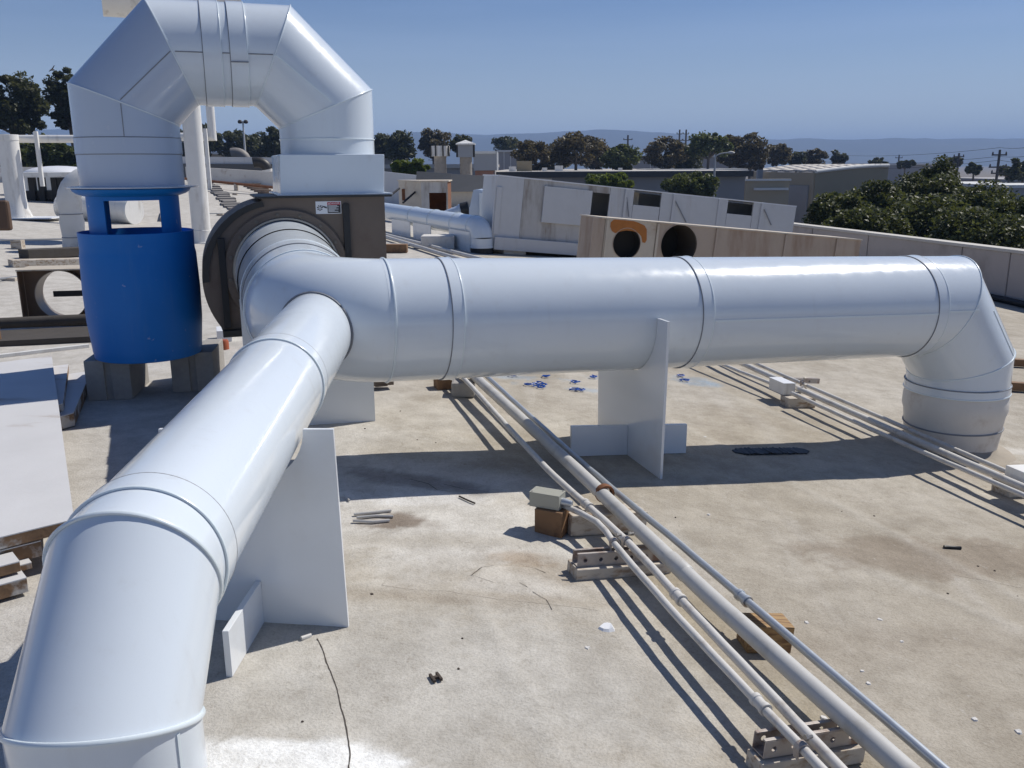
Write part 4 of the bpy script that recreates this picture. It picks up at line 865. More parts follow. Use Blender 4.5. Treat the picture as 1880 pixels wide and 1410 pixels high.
# black torn mesh strip in the shadow of the main duct
mb = MB(); rnd = random.Random(5); a0 = on_roof(1347, 831); a1 = on_roof(1483, 829); dd = (a1 - a0); pn = Vector((-dd.y, dd.x, 0)).normalized()
top = []; bot = []
NS = 60
for k in range(NS + 1):
    c = a0 + dd * (k / NS); c.z = roof_z(c.x) + .005; wv = .062 * min(1, .35 + k / 9) * min(1, .3 + (NS - k) / 7)
    top.append(c + pn * wv * (.75 + .25 * noise.noise((k * .6, 0, 0))) + UP * abs(.012 * noise.noise((k * .35, 3, 0)))); bot.append(c - pn * wv * (.75 + .25 * noise.noise((k * .6, 7, 0))) + UP * abs(.010 * noise.noise((k * .4, 9, 0))))
mb.v += bot + top
for k in range(NS): mb.f.append((k, k + 1, NS + 2 + k, NS + 1 + k))
tag(mesh_obj('mesh_strip', mb, M_BLACK, solid=.004), 'torn black mesh strip lying in the shadow of the main duct', 'mesh strip')
M_BSHAV = plain('blue_shaving', (0.012, 0.09, 0.42), 0.4, var=.3)
for k, (u, v) in enumerate(((970, 707), (988, 705), (992, 712), (998, 708), (1002, 692), (1056, 716), (1064, 717), (1088, 693), (1249, 691), (1258, 699), (945, 690), (1054, 702))):
    rnd = random.Random(k); c = on_roof(u, v, .006); pth = []
    for i in range(9): a = i * .9 + k; pth.append(c + Vector((cos(a) * .012 * (1 + i * .18) * rnd.uniform(.8, 1.6), sin(a) * .012 * (1 + i * .15), .004 + .007 * rnd.random())))
    tag(mesh_obj('plastic_shaving', MB().tube(pth, .0038, 5), M_BSHAV), 'curled blue plastic shaving on the roof beyond the main duct', 'shaving', 'blue shavings beyond the main duct')

class Face:
    """an upright face standing on the sloping roof; s runs along it, h up it, d towards the viewer"""
    def __init__(f, B, along, tilt):
        f.B = Vector(B); e = Vector(along).normalized(); f.ex = (e - UP * tilt).normalized(); f.n = Vector((e.y, -e.x, 0)).normalized(); f.ez = -f.ex.cross(f.n) if (f.ex.cross(f.n)).z < 0 else f.ex.cross(f.n)
    def sh(f, u, v): P = on_plane(u, v, f.B, f.n) - f.B; return P.dot(f.ex), P.dot(f.ez)
    def pt(f, s, h, d=0.0): return f.B + f.ex * s + f.ez * h + f.n * d
    def slab(f, s0, s1, h0, h1, d0, d1): return MB().hexa([f.pt(s0, h0, d0), f.pt(s1, h0, d0), f.pt(s1, h0, d1), f.pt(s0, h0, d1), f.pt(s0, h1, d0), f.pt(s1, h1, d0), f.pt(s1, h1, d1), f.pt(s0, h1, d1)])
def holed_panel(F, s0, s1, h0, h1, cs, ch, r, d=0.0, n=48):
    mb = MB(); outer = []; inn = []
    for j in range(n):
        a = 2 * pi * j / n; c, s_ = cos(a), sin(a); k = min(((s1 - cs) / c if c > 1e-6 else (s0 - cs) / c if c < -1e-6 else 1e9), ((h1 - ch) / s_ if s_ > 1e-6 else (h0 - ch) / s_ if s_ < -1e-6 else 1e9))
        outer.append((cs + c * k, ch + s_ * k)); inn.append((cs + c * r, ch + s_ * r))
    cor = [(s1, h1), (s0, h1), (s0, h0), (s1, h0)]
    for c in cor:   # snap the nearest outer sample onto each corner
        j = min(range(n), key=lambda j: (outer[j][0] - c[0]) ** 2 + (outer[j][1] - c[1]) ** 2); outer[j] = c
    return mb.rings([[F.pt(a, b_, d) for a, b_ in outer], [F.pt(a, b_, d) for a, b_ in inn], [F.pt(a, b_, d - .02) for a, b_ in inn]])

# ================================================================== LEFT SIDE: STACKED BOARDS, RING FRAME, MAT
h = .15
P1_ = at_z(136, 953, h); P0_ = at_z(0, 986, h); P2_ = at_z(95, 653, h)
dl = (P1_ - P0_).normalized(); dl.z = 0; db = (P2_ - P1_); db.z = 0
def board(name, label, c00, c10, c11, c01, z0, z1, mat, edge, group=None):
    t = thing(name, label, 'board', (c00.x, c00.y, z0), group)
    q = [Vector((p.x, p.y, 0)) for p in (c00, c10, c11, c01)]
    mesh_obj('core', MB().hexa([p + UP * z0 for p in q] + [p + UP * (z1 - .004) for p in q]), edge, t, bevel=.0015)
    mesh_obj('face', MB().hexa([p + UP * (z1 - .0035) for p in q] + [p + UP * z1 for p in q]), mat, t)
    return t
W = 1.2
GBd = 'boards stacked at the left edge'
board('wide_board', 'large white board on top of the stack at the left edge', P1_ - dl * W, P1_, P2_, P2_ - dl * W, .112, .15, M_BOARD, M_BOARDE, GBd)
off = dl * .05
board('under_board', 'white board second in the left stack, sticking out to the right', P1_ - dl * W + db * .34 + off, P1_ + db * .62 + off * .4, P1_ + db * .96 + off * 1.6, P1_ - dl * W + db * .96, .072, .110, M_BOARD, M_BOARDE, GBd)
board('under_board', 'white board lowest in the left stack, showing furthest to the right', P1_ - dl * W + db * .40 + off, P1_ + db * .60 + off * 1.2, P1_ + db * .93 + off * 3.9, P1_ - dl * W + db * .93, .006, .070, M_BOARD, M_BOARDE, GBd)
def small_board(label, u, v, h, ln, wd, th, name='short_board'):
    p = at_z(u, v, h); n = Vector((-dl.y, dl.x, 0)); n = n if n.y > 0 else -n
    return board(name, label, p - dl * ln, p, p + n * wd, p - dl * ln + n * wd, h - th, h, M_BOARD, M_BOARDE, GBd)
small_board('white short board just under the front edge of the wide board', 75, 992, .105, .6, .10, .05)
small_board('short white offcut lying on top of the front boards at the left edge', 36, 1030, .095, .4, .085, .032)
small_board('lowest short white board in front of the left stack', 49, 1060, .055, .5, .17, .045)
small_board('dark-edged short board between the front boards of the left stack', 58, 1032, .06, .3, .14, .02)
# square sheet frame with a round collar inside
f0 = on_roof(44, 601); fx = Vector((.985, .17, 0)).normalized(); fy = Vector((-.17, .985, 0)); S_ = .52; Dp = .22; hgt = .43
t = thing('ring_frame', 'rusty square sheet-metal frame with a round collar inside, left of the blue drum', 'duct fitting', (f0.x, f0.y, 0))
fr = plain('rusty_frame', (.15, .092, .055), .6, var=.3, dirt=(.09, .045, .025), damt=.8, dscale=4); frt = plain('frame_top', (.50, .44, .35), .6, var=.15, dirt=(.30, .19, .1), damt=.6, dscale=5)
def fbox(name, a, b_, c_, d_, e, f, mat): mesh_obj(name, MB().box(f0 + fx * (a + b_) / 2 + fy * (c_ + d_) / 2 + UP * ((e + f) / 2), (b_ - a, d_ - c_, f - e), (fx, fy, UP)), mat, t, bevel=.002)
fbox('side_panel', 0, .01, 0, Dp, .0, hgt, fr); fbox('side_panel', S_ - .01, S_, 0, Dp, .0, hgt, fr); fbox('top_panel', -.005, S_ + .005, -.003, Dp + .06, hgt + .001, hgt + .012, frt); fbox('bottom_panel', .011, S_ - .011, 0, Dp, 0.002, .012, fr)
rc = f0 + fx * (S_ * .55) + fy * .06 + UP * .235
mesh_obj('collar', MB().rings([[rc + (fx * cos(2 * pi * j / 56) + UP * sin(2 * pi * j / 56)) * r + fy * d for j in range(56)] for r, d in ((.192, -.02), (.192, .16), (.187, .16), (.187, -.02))], close=True), plain('galv_dull', (.25, .215, .19), .42, metal=.4, var=.2, dirt=(.15, .09, .06), damt=.6, dscale=6), t, smooth=40)
fp = Face(f0 + fy * .10, fx, 0.0); mesh_obj('face_plate', holed_panel(fp, .012, S_ - .012, .014, hgt - .001, (rc - f0).dot(fx), rc.z - f0.z, .1915), fr, t)
mesh_obj('cross_strap', MB().box(rc + fy * .15 + fx * .05 - UP * .01, (.32, .012, .045), (fx, fy, UP)), M_BLACK, t)
a = on_roof(0, 636); b_ = on_roof(165, 628); d = (b_ - a).normalized(); d.z = 0
mm = MB().box((a + b_) / 2 + UP * .02 - d * .3 + Vector((0, .22, 0)), (2.0, .46, .045), (d, Vector((-d.y, d.x, 0)), UP)); tag(mesh_obj('rubber_mat', mm, M_MAT, bevel=.006), 'long dark mat lying in front of the ring frame at the left', 'mat')
a = on_roof(0, 612); b_ = on_roof(165, 604); mm = MB().tube([a - d * .8 + UP * .075, (a + b_) / 2 + UP * .075, b_ + d * .15 + UP * .075], .042, 14); tag(mesh_obj('rubber_roll', mm, M_MAT, smooth=60), 'dark rolled tube resting on the mat before the ring frame', 'roll')
a = on_roof(0, 657); b_ = on_roof(118, 643); d = (b_ - a).normalized()
tag(mesh_obj('edge_strip', MB().box((a + b_) / 2 + UP * .012 - d * .3, (1.3, .03, .024), (d, Vector((-d.y, d.x, 0)), UP)), M_DIRTYW, bevel=.003), 'narrow white strip along the near edge of the dark mat', 'strip')
a = on_roof(72, 474); b_ = on_roof(150, 470); d = (b_ - a).normalized()
tag(mesh_obj('loose_plank', MB().box((a + b_) / 2 + d * .15 + UP * .06, (1.25, .22, .11), (d, Vector((-d.y, d.x, 0)), UP)), M_MAT, bevel=.006), 'dark plank lying behind the ring frame by the insulated pipe', 'plank')
a = on_roof(42, 489); b_ = on_roof(150, 486); d = (b_ - a).normalized()
tag(mesh_obj('loose_plank', MB().box((a + b_) / 2 + d * .1 + UP * .04, (1.1, .2, .08), (d, Vector((-d.y, d.x, 0)), UP)), M_WOODP, bevel=.006), 'pale plank lying just behind the top of the ring frame', 'plank')
# clutter under the fan
c0 = on_roof(411, 641); tag(mesh_obj('orange_cap', MB().lathe(Vector((c0.x, c0.y, 0)), [(.0, 0), (.036, 0), (.036, .05), (.030, .065), (.0, .065)], 16), plain('orange_plastic', (.36, .09, .035), .5), smooth=40), 'small orange plastic cap on the roof under the fan', 'cap')
c0 = on_roof(404, 628); tag(mesh_obj('white_offcut', MB().box(Vector((c0.x, c0.y + .1, .04)), (.10, .2, .08), (E1, E2, UP)), M_LW, bevel=.003), 'white offcut behind the orange cap under the fan', 'offcut')

# ================================================================== EQUIPMENT FURTHER BACK ON THE ROOF
# --- long white casing
FW_ = Face((-0.27, 13.0, roof_z(-.27)), E1, .105)
cs_ = thing('white_casing', 'long white sheet-metal equipment casing with dark openings, lying across the back', 'equipment casing', FW_.B)
uS = lambda u, v: FW_.sh(u, v)[0]; hS = lambda u, v: FW_.sh(u, v)[1]
HT = hS(905, 322); S_END = uS(1460, 385); HB = hS(906, 456); RH = hS(906, 434); DEP = .8
mesh_obj('back_wall', FW_.slab(0.01, S_END - .01, HB, HT - .02, -DEP, -DEP + .02), M_WPANEL, cs_)
mesh_obj('end_wall', FW_.slab(S_END - .02, S_END, HB, HT, -DEP + .021, -.003), M_WPANEL, cs_); mesh_obj('end_wall', FW_.slab(0, .02, HB, HT, -DEP + .021, -.003), M_WPANEL, cs_)
mesh_obj('floor_panel', FW_.slab(0.021, S_END - .021, HB, HB + .02, -DEP + .021, -.025), M_HOLE, cs_)
mesh_obj('top_panel', FW_.slab(-.01, S_END + .01, HT + .001, HT + .018, -DEP - .01, .012), M_LW, cs_)
def col_panel(u0, u1, vref, openings, mat, d=0.0):
    a, b_ = uS(u0, vref), uS(u1, vref); hs_ = [HB]; 
    for (v0, v1) in openings: hs_ += [hS((u0 + u1) / 2, v1), hS((u0 + u1) / 2, v0)]
    hs_.append(HT)
    for k in range(0, len(hs_), 2):
        if hs_[k + 1] - hs_[k] > .004: mesh_obj('front_panel', FW_.slab(a + .003, b_ - .003, hs_[k], hs_[k + 1], -.02, d), mat, cs_)
col_panel(905, 957, 390, [], M_WPANEL, .010)
col_panel(957, 1081, 390, [], M_WPANELD)
col_panel(1081, 1117, 380, [(354, 407)], M_WPANELD)
col_panel(1117, 1145, 380, [], M_WPANEL, .004)
col_panel(1145, 1161, 380, [], M_WPANEL, .008)
col_panel(1161, 1211, 380, [(351, 378)], M_WPANEL, .008)
col_panel(1211, 1234, 385, [], M_WPANEL, .008); col_panel(1234, 1316, 390, [], M_WPANEL, .014); col_panel(1316, 1334, 390, [], M_WPANEL, .008)
col_panel(1334, 1381, 390, [(369, 394)], M_WPANEL, .008); col_panel(1381, 1397, 390, [], M_WPANEL, .008); col_panel(1397, 1459, 395, [], M_WPANEL, .014)
a, b_ = uS(995, 380), uS(1083, 380); mesh_obj('sliding_cover', FW_.slab(a, b_, hS(1040, 412), hS(1040, 346), .014, .045), M_WPANEL, cs_, bevel=.004)
mesh_obj('base_rail', FW_.slab(-.01, uS(1250, 440), HB - .01, RH, .016, .07), M_WPANEL, cs_, bevel=.004)
mesh_obj('end_flap', FW_.slab(-.03, uS(918, 380), hS(910, 430), hS(910, 342), .012, .03), M_WPANEL, cs_, bevel=.004)
for u in (1145, 1234, 1318, 1397): mesh_obj('rib', FW_.slab(uS(u, 385) - .02, uS(u, 385) + .02, HB + .05, HT - .005, .009, .035), M_WPANEL, cs_, bevel=.003)
mesh_obj('inner_panel', FW_.slab(uS(1150, 365), uS(1191, 365), HB + .05, HT - .02, -.35, -.33), M_TANC, cs_)
for (u0, v0, u1, v1) in ((1149, 362, 1153, 398), (1238, 368, 1258, 408), (1401, 384, 1414, 413)):
    A_ = FW_.pt(*FW_.sh(u0, v0), .03); B_ = FW_.pt(*FW_.sh(u1, v1), .03); mesh_obj('tie_rod', MB().tube([A_, B_], .008, 6), M_SEAM, cs_)
for s_ in (.35, 1.6, 2.9, 4.2):
    p = FW_.pt(s_, 0, -.3); mesh_obj('foot', MB().box(Vector((p.x, p.y, roof_z(p.x) + .03)), (.34, .55, .09), (E1, E2, UP)), M_DIRTYW, cs_)
# --- tan casing with round openings in front of it
FT = Face((0.84, 9.0, roof_z(.84)), E1, .10)
tn = thing('tan_casing', 'long rusty tan sheet-metal casing with two round openings', 'equipment casing', FT.B)
tS = lambda u, v=440: FT.sh(u, v)[0]; tH = lambda u, v: FT.sh(u, v)[1]
TT = tH(1100, 400.5); TE = tS(1580, 450); DT = .55
mesh_obj('back_wall', FT.slab(.0, TE, .06, TT - .02, -DT, -DT + .015), M_TANC, tn); mesh_obj('end_wall', FT.slab(TE - .015, TE, .06, TT, -DT + .016, -.003), M_TAN, tn); mesh_obj('end_wall', FT.slab(0, .015, .06, TT, -DT + .016, -.003), M_TAN, tn)
mesh_obj('floor_panel', FT.slab(.016, TE - .016, .06, .075, -DT + .016, -.021), M_HOLE, tn)
mesh_obj('top_edge', FT.slab(-.01, TE + .01, TT + .001, TT + .014, -DT - .005, .014), M_TANC, tn)
ue = [1085, 1108, 1203, 1314, 1442, 1537, 1580]
mesh_obj('front_panel', FT.slab(tS(1086), tS(1108) - .004, .06, TT, -.02, .0), M_TAN, tn)
c1s, c1h = FT.sh(1150, 447); r1 = (tS(1175) - tS(1125)) / 2
mesh_obj('front_panel', holed_panel(FT, tS(1108), tS(1203) - .004, .06, TT, c1s, c1h, r1, .002), M_TANC, tn)
c2s, c2h = FT.sh(1246, 450); r2 = (tS(1279) - tS(1213)) / 2
mesh_obj('front_panel', holed_panel(FT, tS(1203), tS(1314) - .004, .06, TT, c2s, c2h, r2, .0), M_TAN, tn)
for a, b_ in ((1314, 1442), (1442, 1537), (1537, 1580)): mesh_obj('front_panel', FT.slab(tS(a), tS(b_) - .004, .06, TT, -.02, .0), M_TAN, tn)
for (cs2, ch2, rr, dp, mt) in ((c1s, c1h, r1, .12, M_HOLE), (c2s, c2h, r2, .40, plain('sleeve_brown', (.075, .062, .05), .8))):  # sleeves coloured dark, shade of the tunnels put into the colour
    mesh_obj('opening_collar', MB().rings([[FT.pt(cs2 + cos(2 * pi * j / 48) * r, ch2 + sin(2 * pi * j / 48) * r, d) for j in range(48)] for r, d in ((rr, .008), (rr + .006, .008), (rr + .006, .004))] ), M_TAN, tn, smooth=40)
    mesh_obj('opening_sleeve', MB().rings([[FT.pt(cs2 + cos(2 * pi * j / 48) * rr, ch2 + sin(2 * pi * j / 48) * rr, d) for j in range(48)] for d in (.007, -dp)]), mt, tn, smooth=40)
for cs2, ch2, rr, dp in ((c1s, c1h, r1, .12), (c2s, c2h, r2, .40)): mesh_obj('opening_dark_disc', MB().rings([[FT.pt(cs2 + cos(2 * pi * j / 32) * rr * 1.02, ch2 + sin(2 * pi * j / 32) * rr * 1.02, -dp - .004) for j in range(32)], [FT.pt(cs2 + cos(2 * pi * j / 32) * rr * 1.02, ch2 + sin(2 * pi * j / 32) * rr * 1.02, -dp - .012) for j in range(32)]], cap0=True, cap1=True), M_HOLE, tn)  # near-black discs added to stand for the unlit depth of the openings
for u in (1112, 1205, 1314, 1442, 1537): mesh_obj('rib', FT.slab(tS(u) - .012, tS(u) + .012, .06, TT - .004, .003, .018), M_TANC if u < 1300 else M_TAN, tn, bevel=.002)
blob = [(1121, 408), (1127, 403), (1140, 401.5), (1158, 404), (1172, 409), (1183, 414), (1187, 421), (1187, 440), (1184, 446), (1179, 445), (1177, 434), (1172, 428), (1162, 424.5), (1150, 423), (1138, 425), (1129, 428), (1123, 424), (1120, 416)]
mesh_obj('primer_smear', MB().prism([FT.pt(*FT.sh(u, v), .0035) for u, v in blob], FT.n * .002), M_ORANGE, tn)
for p in ((1.0, 0), (3.0, 0)):
    q = FT.pt(p[0], 0, -.25); mesh_obj('foot', MB().box(Vector((q.x, q.y, roof_z(q.x) + .03)), (.12, .45, .07), (E1, E2, UP)), M_DIRTYW, tn)

# --- smaller white duct with sheet stands, in the middle distance
r_s = .163
e0 = on_roof(884, 466); RB = Vector((e0.x, e0.y + .16, roof_z(e0.x)))
top_p = at_y(880, 418, RB.y); zc = top_p.z + .0
far = at_y(716, 383, 17.0)
sd = thing('small_duct', 'smaller white duct on sheet stands ending in an elbow, behind the fan', 'duct', RB)
C1 = Vector((RB.x, RB.y, zc)); Fd = (Vector((far.x, far.y, zc + .03)) - C1); ln = Fd.length; Fd.normalize()
nA = (Fd + UP * .0)
elb = [C1 + UP * -.18 + Vector((0, 0, 0))]
path = [Vector((RB.x, RB.y, RB.z + .05)), Vector((RB.x, RB.y, zc - .16)), Vector((RB.x, RB.y, zc - .10)) + Fd * .01]
for k in range(1, 8): a = pi / 2 * k / 8; path.append(Vector((RB.x, RB.y, zc - .14)) + Fd * (.14 * (1 - cos(a))) + UP * (.14 * sin(a)))
path.append(Vector((RB.x, RB.y, zc)) + Fd * .2)
mesh_obj('elbow', MB().tube(path[1:], r_s, 32, caps=False), M_DUCT, sd, smooth=60)
mesh_obj('riser', MB().mitre(Vector((RB.x, RB.y, RB.z + .09)), UP, Vector((RB.x, RB.y, zc - .15)), UP, r_s + .006, n=40), M_DUCT, sd, smooth=40)
mesh_obj('collar', MB().mitre(Vector((RB.x, RB.y, RB.z + .075)), UP, Vector((RB.x, RB.y, RB.z + .11)), UP, r_s + .014, n=40, wall=.01), M_DUCT, sd, smooth=40)
mesh_obj('base_ring', MB().lathe(RB, [(r_s + .004, -.02), (r_s + .004, .078), (.1, .078)], 40), M_BLACK, sd, smooth=40)
mesh_obj('straight_section', MB().tube([C1 + Fd * .19, C1 + Fd * (ln * .5), C1 + Fd * (ln + .6)], r_s, 36, caps=False), M_DUCT, sd, smooth=60)
for k in (.22, .9, 1.9, 2.9): mesh_obj('seam_bead', MB().bead(C1 + Fd * k, Fd, Fd, r_s + .002, .008, n=36), M_BEAD, sd, smooth=60)
sdn = Vector((-Fd.y, Fd.x, 0)); sdn = sdn if sdn.y < 0 else -sdn
def skirt(u0, u1, vt, vb, nm, depth=.0):
    pl = C1 + sdn * (r_s + .01)
    a = on_plane(u0, vt, pl, sdn); b_ = on_plane(u1, vt, pl, sdn); zb0 = roof_z(a.x); zt = zc + .02
    t = mesh_obj('stand_sheet', MB().hexa([Vector((a.x, a.y, zb0)), Vector((b_.x, b_.y, roof_z(b_.x))), Vector((b_.x, b_.y, roof_z(b_.x))) - sdn * .012, Vector((a.x, a.y, zb0)) - sdn * .012, Vector((a.x, a.y, zt - .08)), Vector((b_.x, b_.y, zt - .08)), Vector((b_.x, b_.y, zt - .08)) - sdn * .012, Vector((a.x, a.y, zt - .08)) - sdn * .012]), M_PVC)
    return tag(t, nm, 'duct stand', 'sheet stands of the smaller duct')
skirt(719, 752, 410, 440, 'white sheet stand of the smaller duct nearest the fan'); skirt(758, 790, 410, 450, 'white sheet stand in the middle of the smaller duct'); skirt(824, 862, 430, 468, 'white sheet stand beside the elbow of the smaller duct')
# thin pipes on the roof before the small duct
for k, (u0, v0, u1, v1) in enumerate(((712, 432, 860, 470), (712, 436, 830, 472))):
    A_ = on_roof(u0, v0, .05); B_ = on_roof(u1, v1, .05); d = B_ - A_
    tag(mesh_obj('conduit', MB().tube([A_ - d * .2, A_, B_, B_ + d * .3], .03, 8), M_COND, smooth=60), 'pale conduit along the foot of the smaller duct, the %s of two' % ('farther', 'nearer')[k], 'conduit', 'conduits by the smaller duct')
A_ = on_roof(712, 449, .04); B_ = on_roof(765, 450, .04); tag(mesh_obj('loose_pipe', MB().tube([A_, B_], .02, 8), M_COND, smooth=60), 'short pale pipe lying right of the fan', 'pipe')
A_ = on_roof(722, 465); tag(mesh_obj('timber_offcut', MB().box(A_ + UP * .06 + Vector((-.02, .1, 0)), (.42, .16, .12)), M_WOODR, bevel=.005), 'dark timber offcut lying right of the fan housing', 'timber')
A_ = on_roof(795, 458); tag(mesh_obj('step_block', MB().box(A_ + UP * .09 + Vector((0.06, .3, 0)), (.5, .4, .2)), M_CURB, bevel=.02), 'cream block between the stands of the smaller duct', 'block')
# --- white hood with cone and clamp
hy = 15.5; hp = at_y(880, 392, hy); hd_ = thing('white_hood', 'white angular hood with a cone and black clamp left of the white casing', 'hood', (hp.x, hp.y, roof_z(hp.x)))
def Yq(u, v, dy=0.0): return at_y(u, v, hy + dy)
poly = [Yq(861, 398), Yq(880, 398), Yq(904, 398), Yq(904, 352), Yq(878, 348), Yq(869, 349), Yq(861, 385)]
mesh_obj('hood_body', MB().prism(poly, Vector((.05, .55, 0))), M_DUCT2, hd_, bevel=.004)
mesh_obj('hood_front', MB().box(Yq(893, 375, -.05), (.24, .06, .38)), M_DUCT, hd_, bevel=.004)
c0, c1_ = Yq(860, 384, .25), Yq(822, 392, .25); dd = (c1_ - c0).normalized()
mesh_obj('cone', MB().tube([c0, c0 + dd * .16, c0 + dd * .17, c0 + dd * .42], [.12, .12, .10, .06], 20), M_DUCT2, hd_, smooth=40)
mesh_obj('clamp', MB().tube([c0 - dd * .01, c0 + dd * .13], [.135, .135], 20), M_BLACK, hd_, smooth=40)
mesh_obj('pedestal', MB().box(Vector((hp.x + .08, hp.y + .3, (roof_z(hp.x) + hp.z) / 2)), (.2, .25, hp.z - roof_z(hp.x) + .02)), M_DIRTYW, hd_)
# --- tan box with rusty doorway
ty = 20.0; b0 = at_y(776, 385, ty); t = thing('tan_unit', 'rust-streaked tan equipment box with a dark rusty doorway, behind the smaller duct', 'equipment box', (b0.x, b0.y, 0))
zt = at_y(775, 334, ty).z; zb = 0.0; xa, xm, xb = at_y(731, 350, ty + 1.0).x, at_y(773, 350, ty).x, at_y(822, 350, ty).x; yb = ty + 1.1
def tri_box(x0, x1, y0, y1, z0, z1): return MB().hexa([Vector(p) for p in ((x0, y0, z0), (x1, y0, z0), (x1, y1, z0), (x0, y1, z0), (x0, y0, z1), (x1, y0, z1), (x1, y1, z1), (x0, y1, z1))])
xd0, xd1 = at_y(788, 360, ty).x, at_y(819, 360, ty).x; zd = at_y(800, 354, ty).z
lw = MB().hexa([Vector(p) for p in ((xa, yb, zb), (xm, ty, zb), (xm + .02, ty + .02, zb), (xa + .02, yb, zb), (xa, yb, zt), (xm, ty, zt), (xm + .02, ty + .02, zt), (xa + .02, yb, zt))]); mesh_obj('side_wall', lw, M_TANC, t)
for (x0, x1, z0, z1) in ((xm, xd0, zb, zt), (xd0, xd1, zd, zt), (xd1, xb, zb, zt)): mesh_obj('front_panel', tri_box(x0 + .002, x1 - .002, ty, ty + .03, z0, z1), M_WPANELD, t)
mesh_obj('back_wall', tri_box(xm, xb, yb, yb + .03, zb, zt - .001), M_RUST, t); mesh_obj('side_wall', tri_box(xb - .03, xb, ty + .031, yb - .001, zb, zt), M_RUST, t)
mesh_obj('roof_panel', MB().hexa([Vector(p) for p in ((xa - .03, yb + .05, zt + .002), (xm - .02, ty - .03, zt + .002), (xb + .03, ty - .03, zt + .002), (xb + .03, yb + .05, zt + .002), (xa - .03, yb + .05, zt + .03), (xm - .02, ty - .03, zt + .03), (xb + .03, ty - .03, zt + .03), (xb + .03, yb + .05, zt + .03))]), M_TANC, t)
mesh_obj('vent_slot', MB().box(Vector((xa + .16, yb - .27, zt - .30)), (.10, .10, .26)), M_RUST, t)
for u0, v0, u1, v1 in ((718, 358, 733, 346), (740, 372, 763, 352)): tag(mesh_obj('brace_rod', MB().tube([at_y(u0, v0, ty - .2), at_y(u1, v1, ty + .3)], .025, 6), M_BLACK), 'dark rod propped against the tan box, %s' % ('left one' if u0 < 730 else 'right one'), 'rod', 'rods propped at the tan box')
# --- mansard screen and far wall closing the roof
M_MANS = plain('mansard_grey', (.085, .088, .092), .55, var=.1, scale=.6); yM = 27.0
t = thing('mansard_screen', 'dark grey sloped roof screen on a tan wall behind the tan box', 'roof screen', (-1.5, yM, roof_z(-1.5)))
for k, (u0, u1) in enumerate(((762, 826), (826, 910), (910, 1010))):
    a, b_ = at_y(u0, 352, yM), at_y(u1, 352, yM); c_, d_ = at_y(u0 + 3, 314.5 + k * 5, yM + .5), at_y(u1 + 3, 318.5 + k * 5, yM + .5)
    mesh_obj('slope_panel', MB().hexa([a, b_, b_ + Vector((0, .05, 0)), a + Vector((0, .05, 0)), c_, d_, d_ + Vector((0, .05, 0)), c_ + Vector((0, .05, 0))]), M_MANS, t)
a, b_ = at_y(768, 352, yM + .1), at_y(1010, 352, yM + .1); mesh_obj('wall', MB().hexa([Vector((a.x, a.y, -.1)), Vector((b_.x, b_.y, -.5)), Vector((b_.x, b_.y + .2, -.5)), Vector((a.x, a.y + .2, -.1)), a, b_, b_ + Vector((0, .2, 0)), a + Vector((0, .2, 0))]), M_TANC, t)
a, b_ = at_y(690, 313.5, 30), at_y(768, 322, 27.9)
tag(mesh_obj('far_parapet', MB().hexa([Vector((a.x, a.y, 0)), Vector((b_.x, b_.y, 0)), Vector((b_.x, b_.y + .2, 0)), Vector((a.x, a.y + .2, 0)), a, b_, b_ + Vector((0, .2, 0)), a + Vector((0, .2, 0))]), M_WPANEL), 'pale low wall at the roof edge left of the dark screen', 'wall')

# ================================================================== LEFT DISTANCE ON THE ROOF
def vpipe(name, label, cat, u, vt, vb, wpx, mat, foot=1.0, cap=True, extra=None):
    B = on_roof(u, vb); dpt = (B - CAM).dot(FW); r = wpx / 2 * dpt / F_PX; zt_ = at_y(u, vt, B.y).z
    t = thing(name, label, cat, B); prof = [(r * 1.25 * foot, -.02), (r * 1.22 * foot, .03), (r * 1.08, .18), (r, .35), (r, zt_ - B.z - .12), (r * 1.0, zt_ - B.z - .10), (r * 1.04, zt_ - B.z - .098), (r * 1.04, zt_ - B.z), (0, zt_ - B.z + .01)]
    mesh_obj('pipe', MB().lathe(B, prof, 32), mat, t, smooth=40); return t, B, r, zt_
t, PB, pr_, pz = vpipe('vent_stack', 'thick white vent stack at the left edge of the view', 'stack', 34, 247, 401, 35, M_DIRTYW, 1.15)
mesh_obj('flashing', MB().box(PB + Vector((.25, 0, .012)), (1.0, .7, .02)), M_LW, t, bevel=.008)
lp0 = at_y(30, 255, PB.y + .3); lp1 = at_y(150, 255, PB.y + .3); lp2 = at_y(260, 255, PB.y + .3)
tag(mesh_obj('crossing_pipe', MB().tube([lp0, lp1, lp2], .068, 16), M_DIRTYW, smooth=60), 'white horizontal pipe leaving the thick stack at the left', 'pipe')
b0 = at_y(79, 316, PB.y + .15); tag(mesh_obj('pipe_post', MB().box(Vector((b0.x - .04, b0.y, (b0.z - .25 + at_y(70, 241, PB.y + .15).z) / 2)), (.065, .05, at_y(70, 241, PB.y + .15).z - b0.z + .25)), M_DIRTYW, bevel=.004), 'thin white post carrying the horizontal pipe beside the stack', 'post')
# brown rounded panel cut by the left edge
bp = at_y(0, 390, 6.0); mm = MB().box(Vector((bp.x - .10, bp.y, bp.z - .02)), (.33, .05, .20)); tag(mesh_obj('brown_panel', mm, plain('brown_board', (.10, .058, .036), .7, var=.2), bevel=.022, seg=3), 'brown round-cornered panel at the left edge of the view', 'panel')
gp_ = on_roof(0, 600); tag(mesh_obj('panel_post', MB().tube([Vector((bp.x - .16, bp.y + .04, 0)), Vector((bp.x - .16, bp.y + .04, bp.z))], .02, 8), M_WOODR), 'thin brown post under the brown panel at the left edge', 'post')
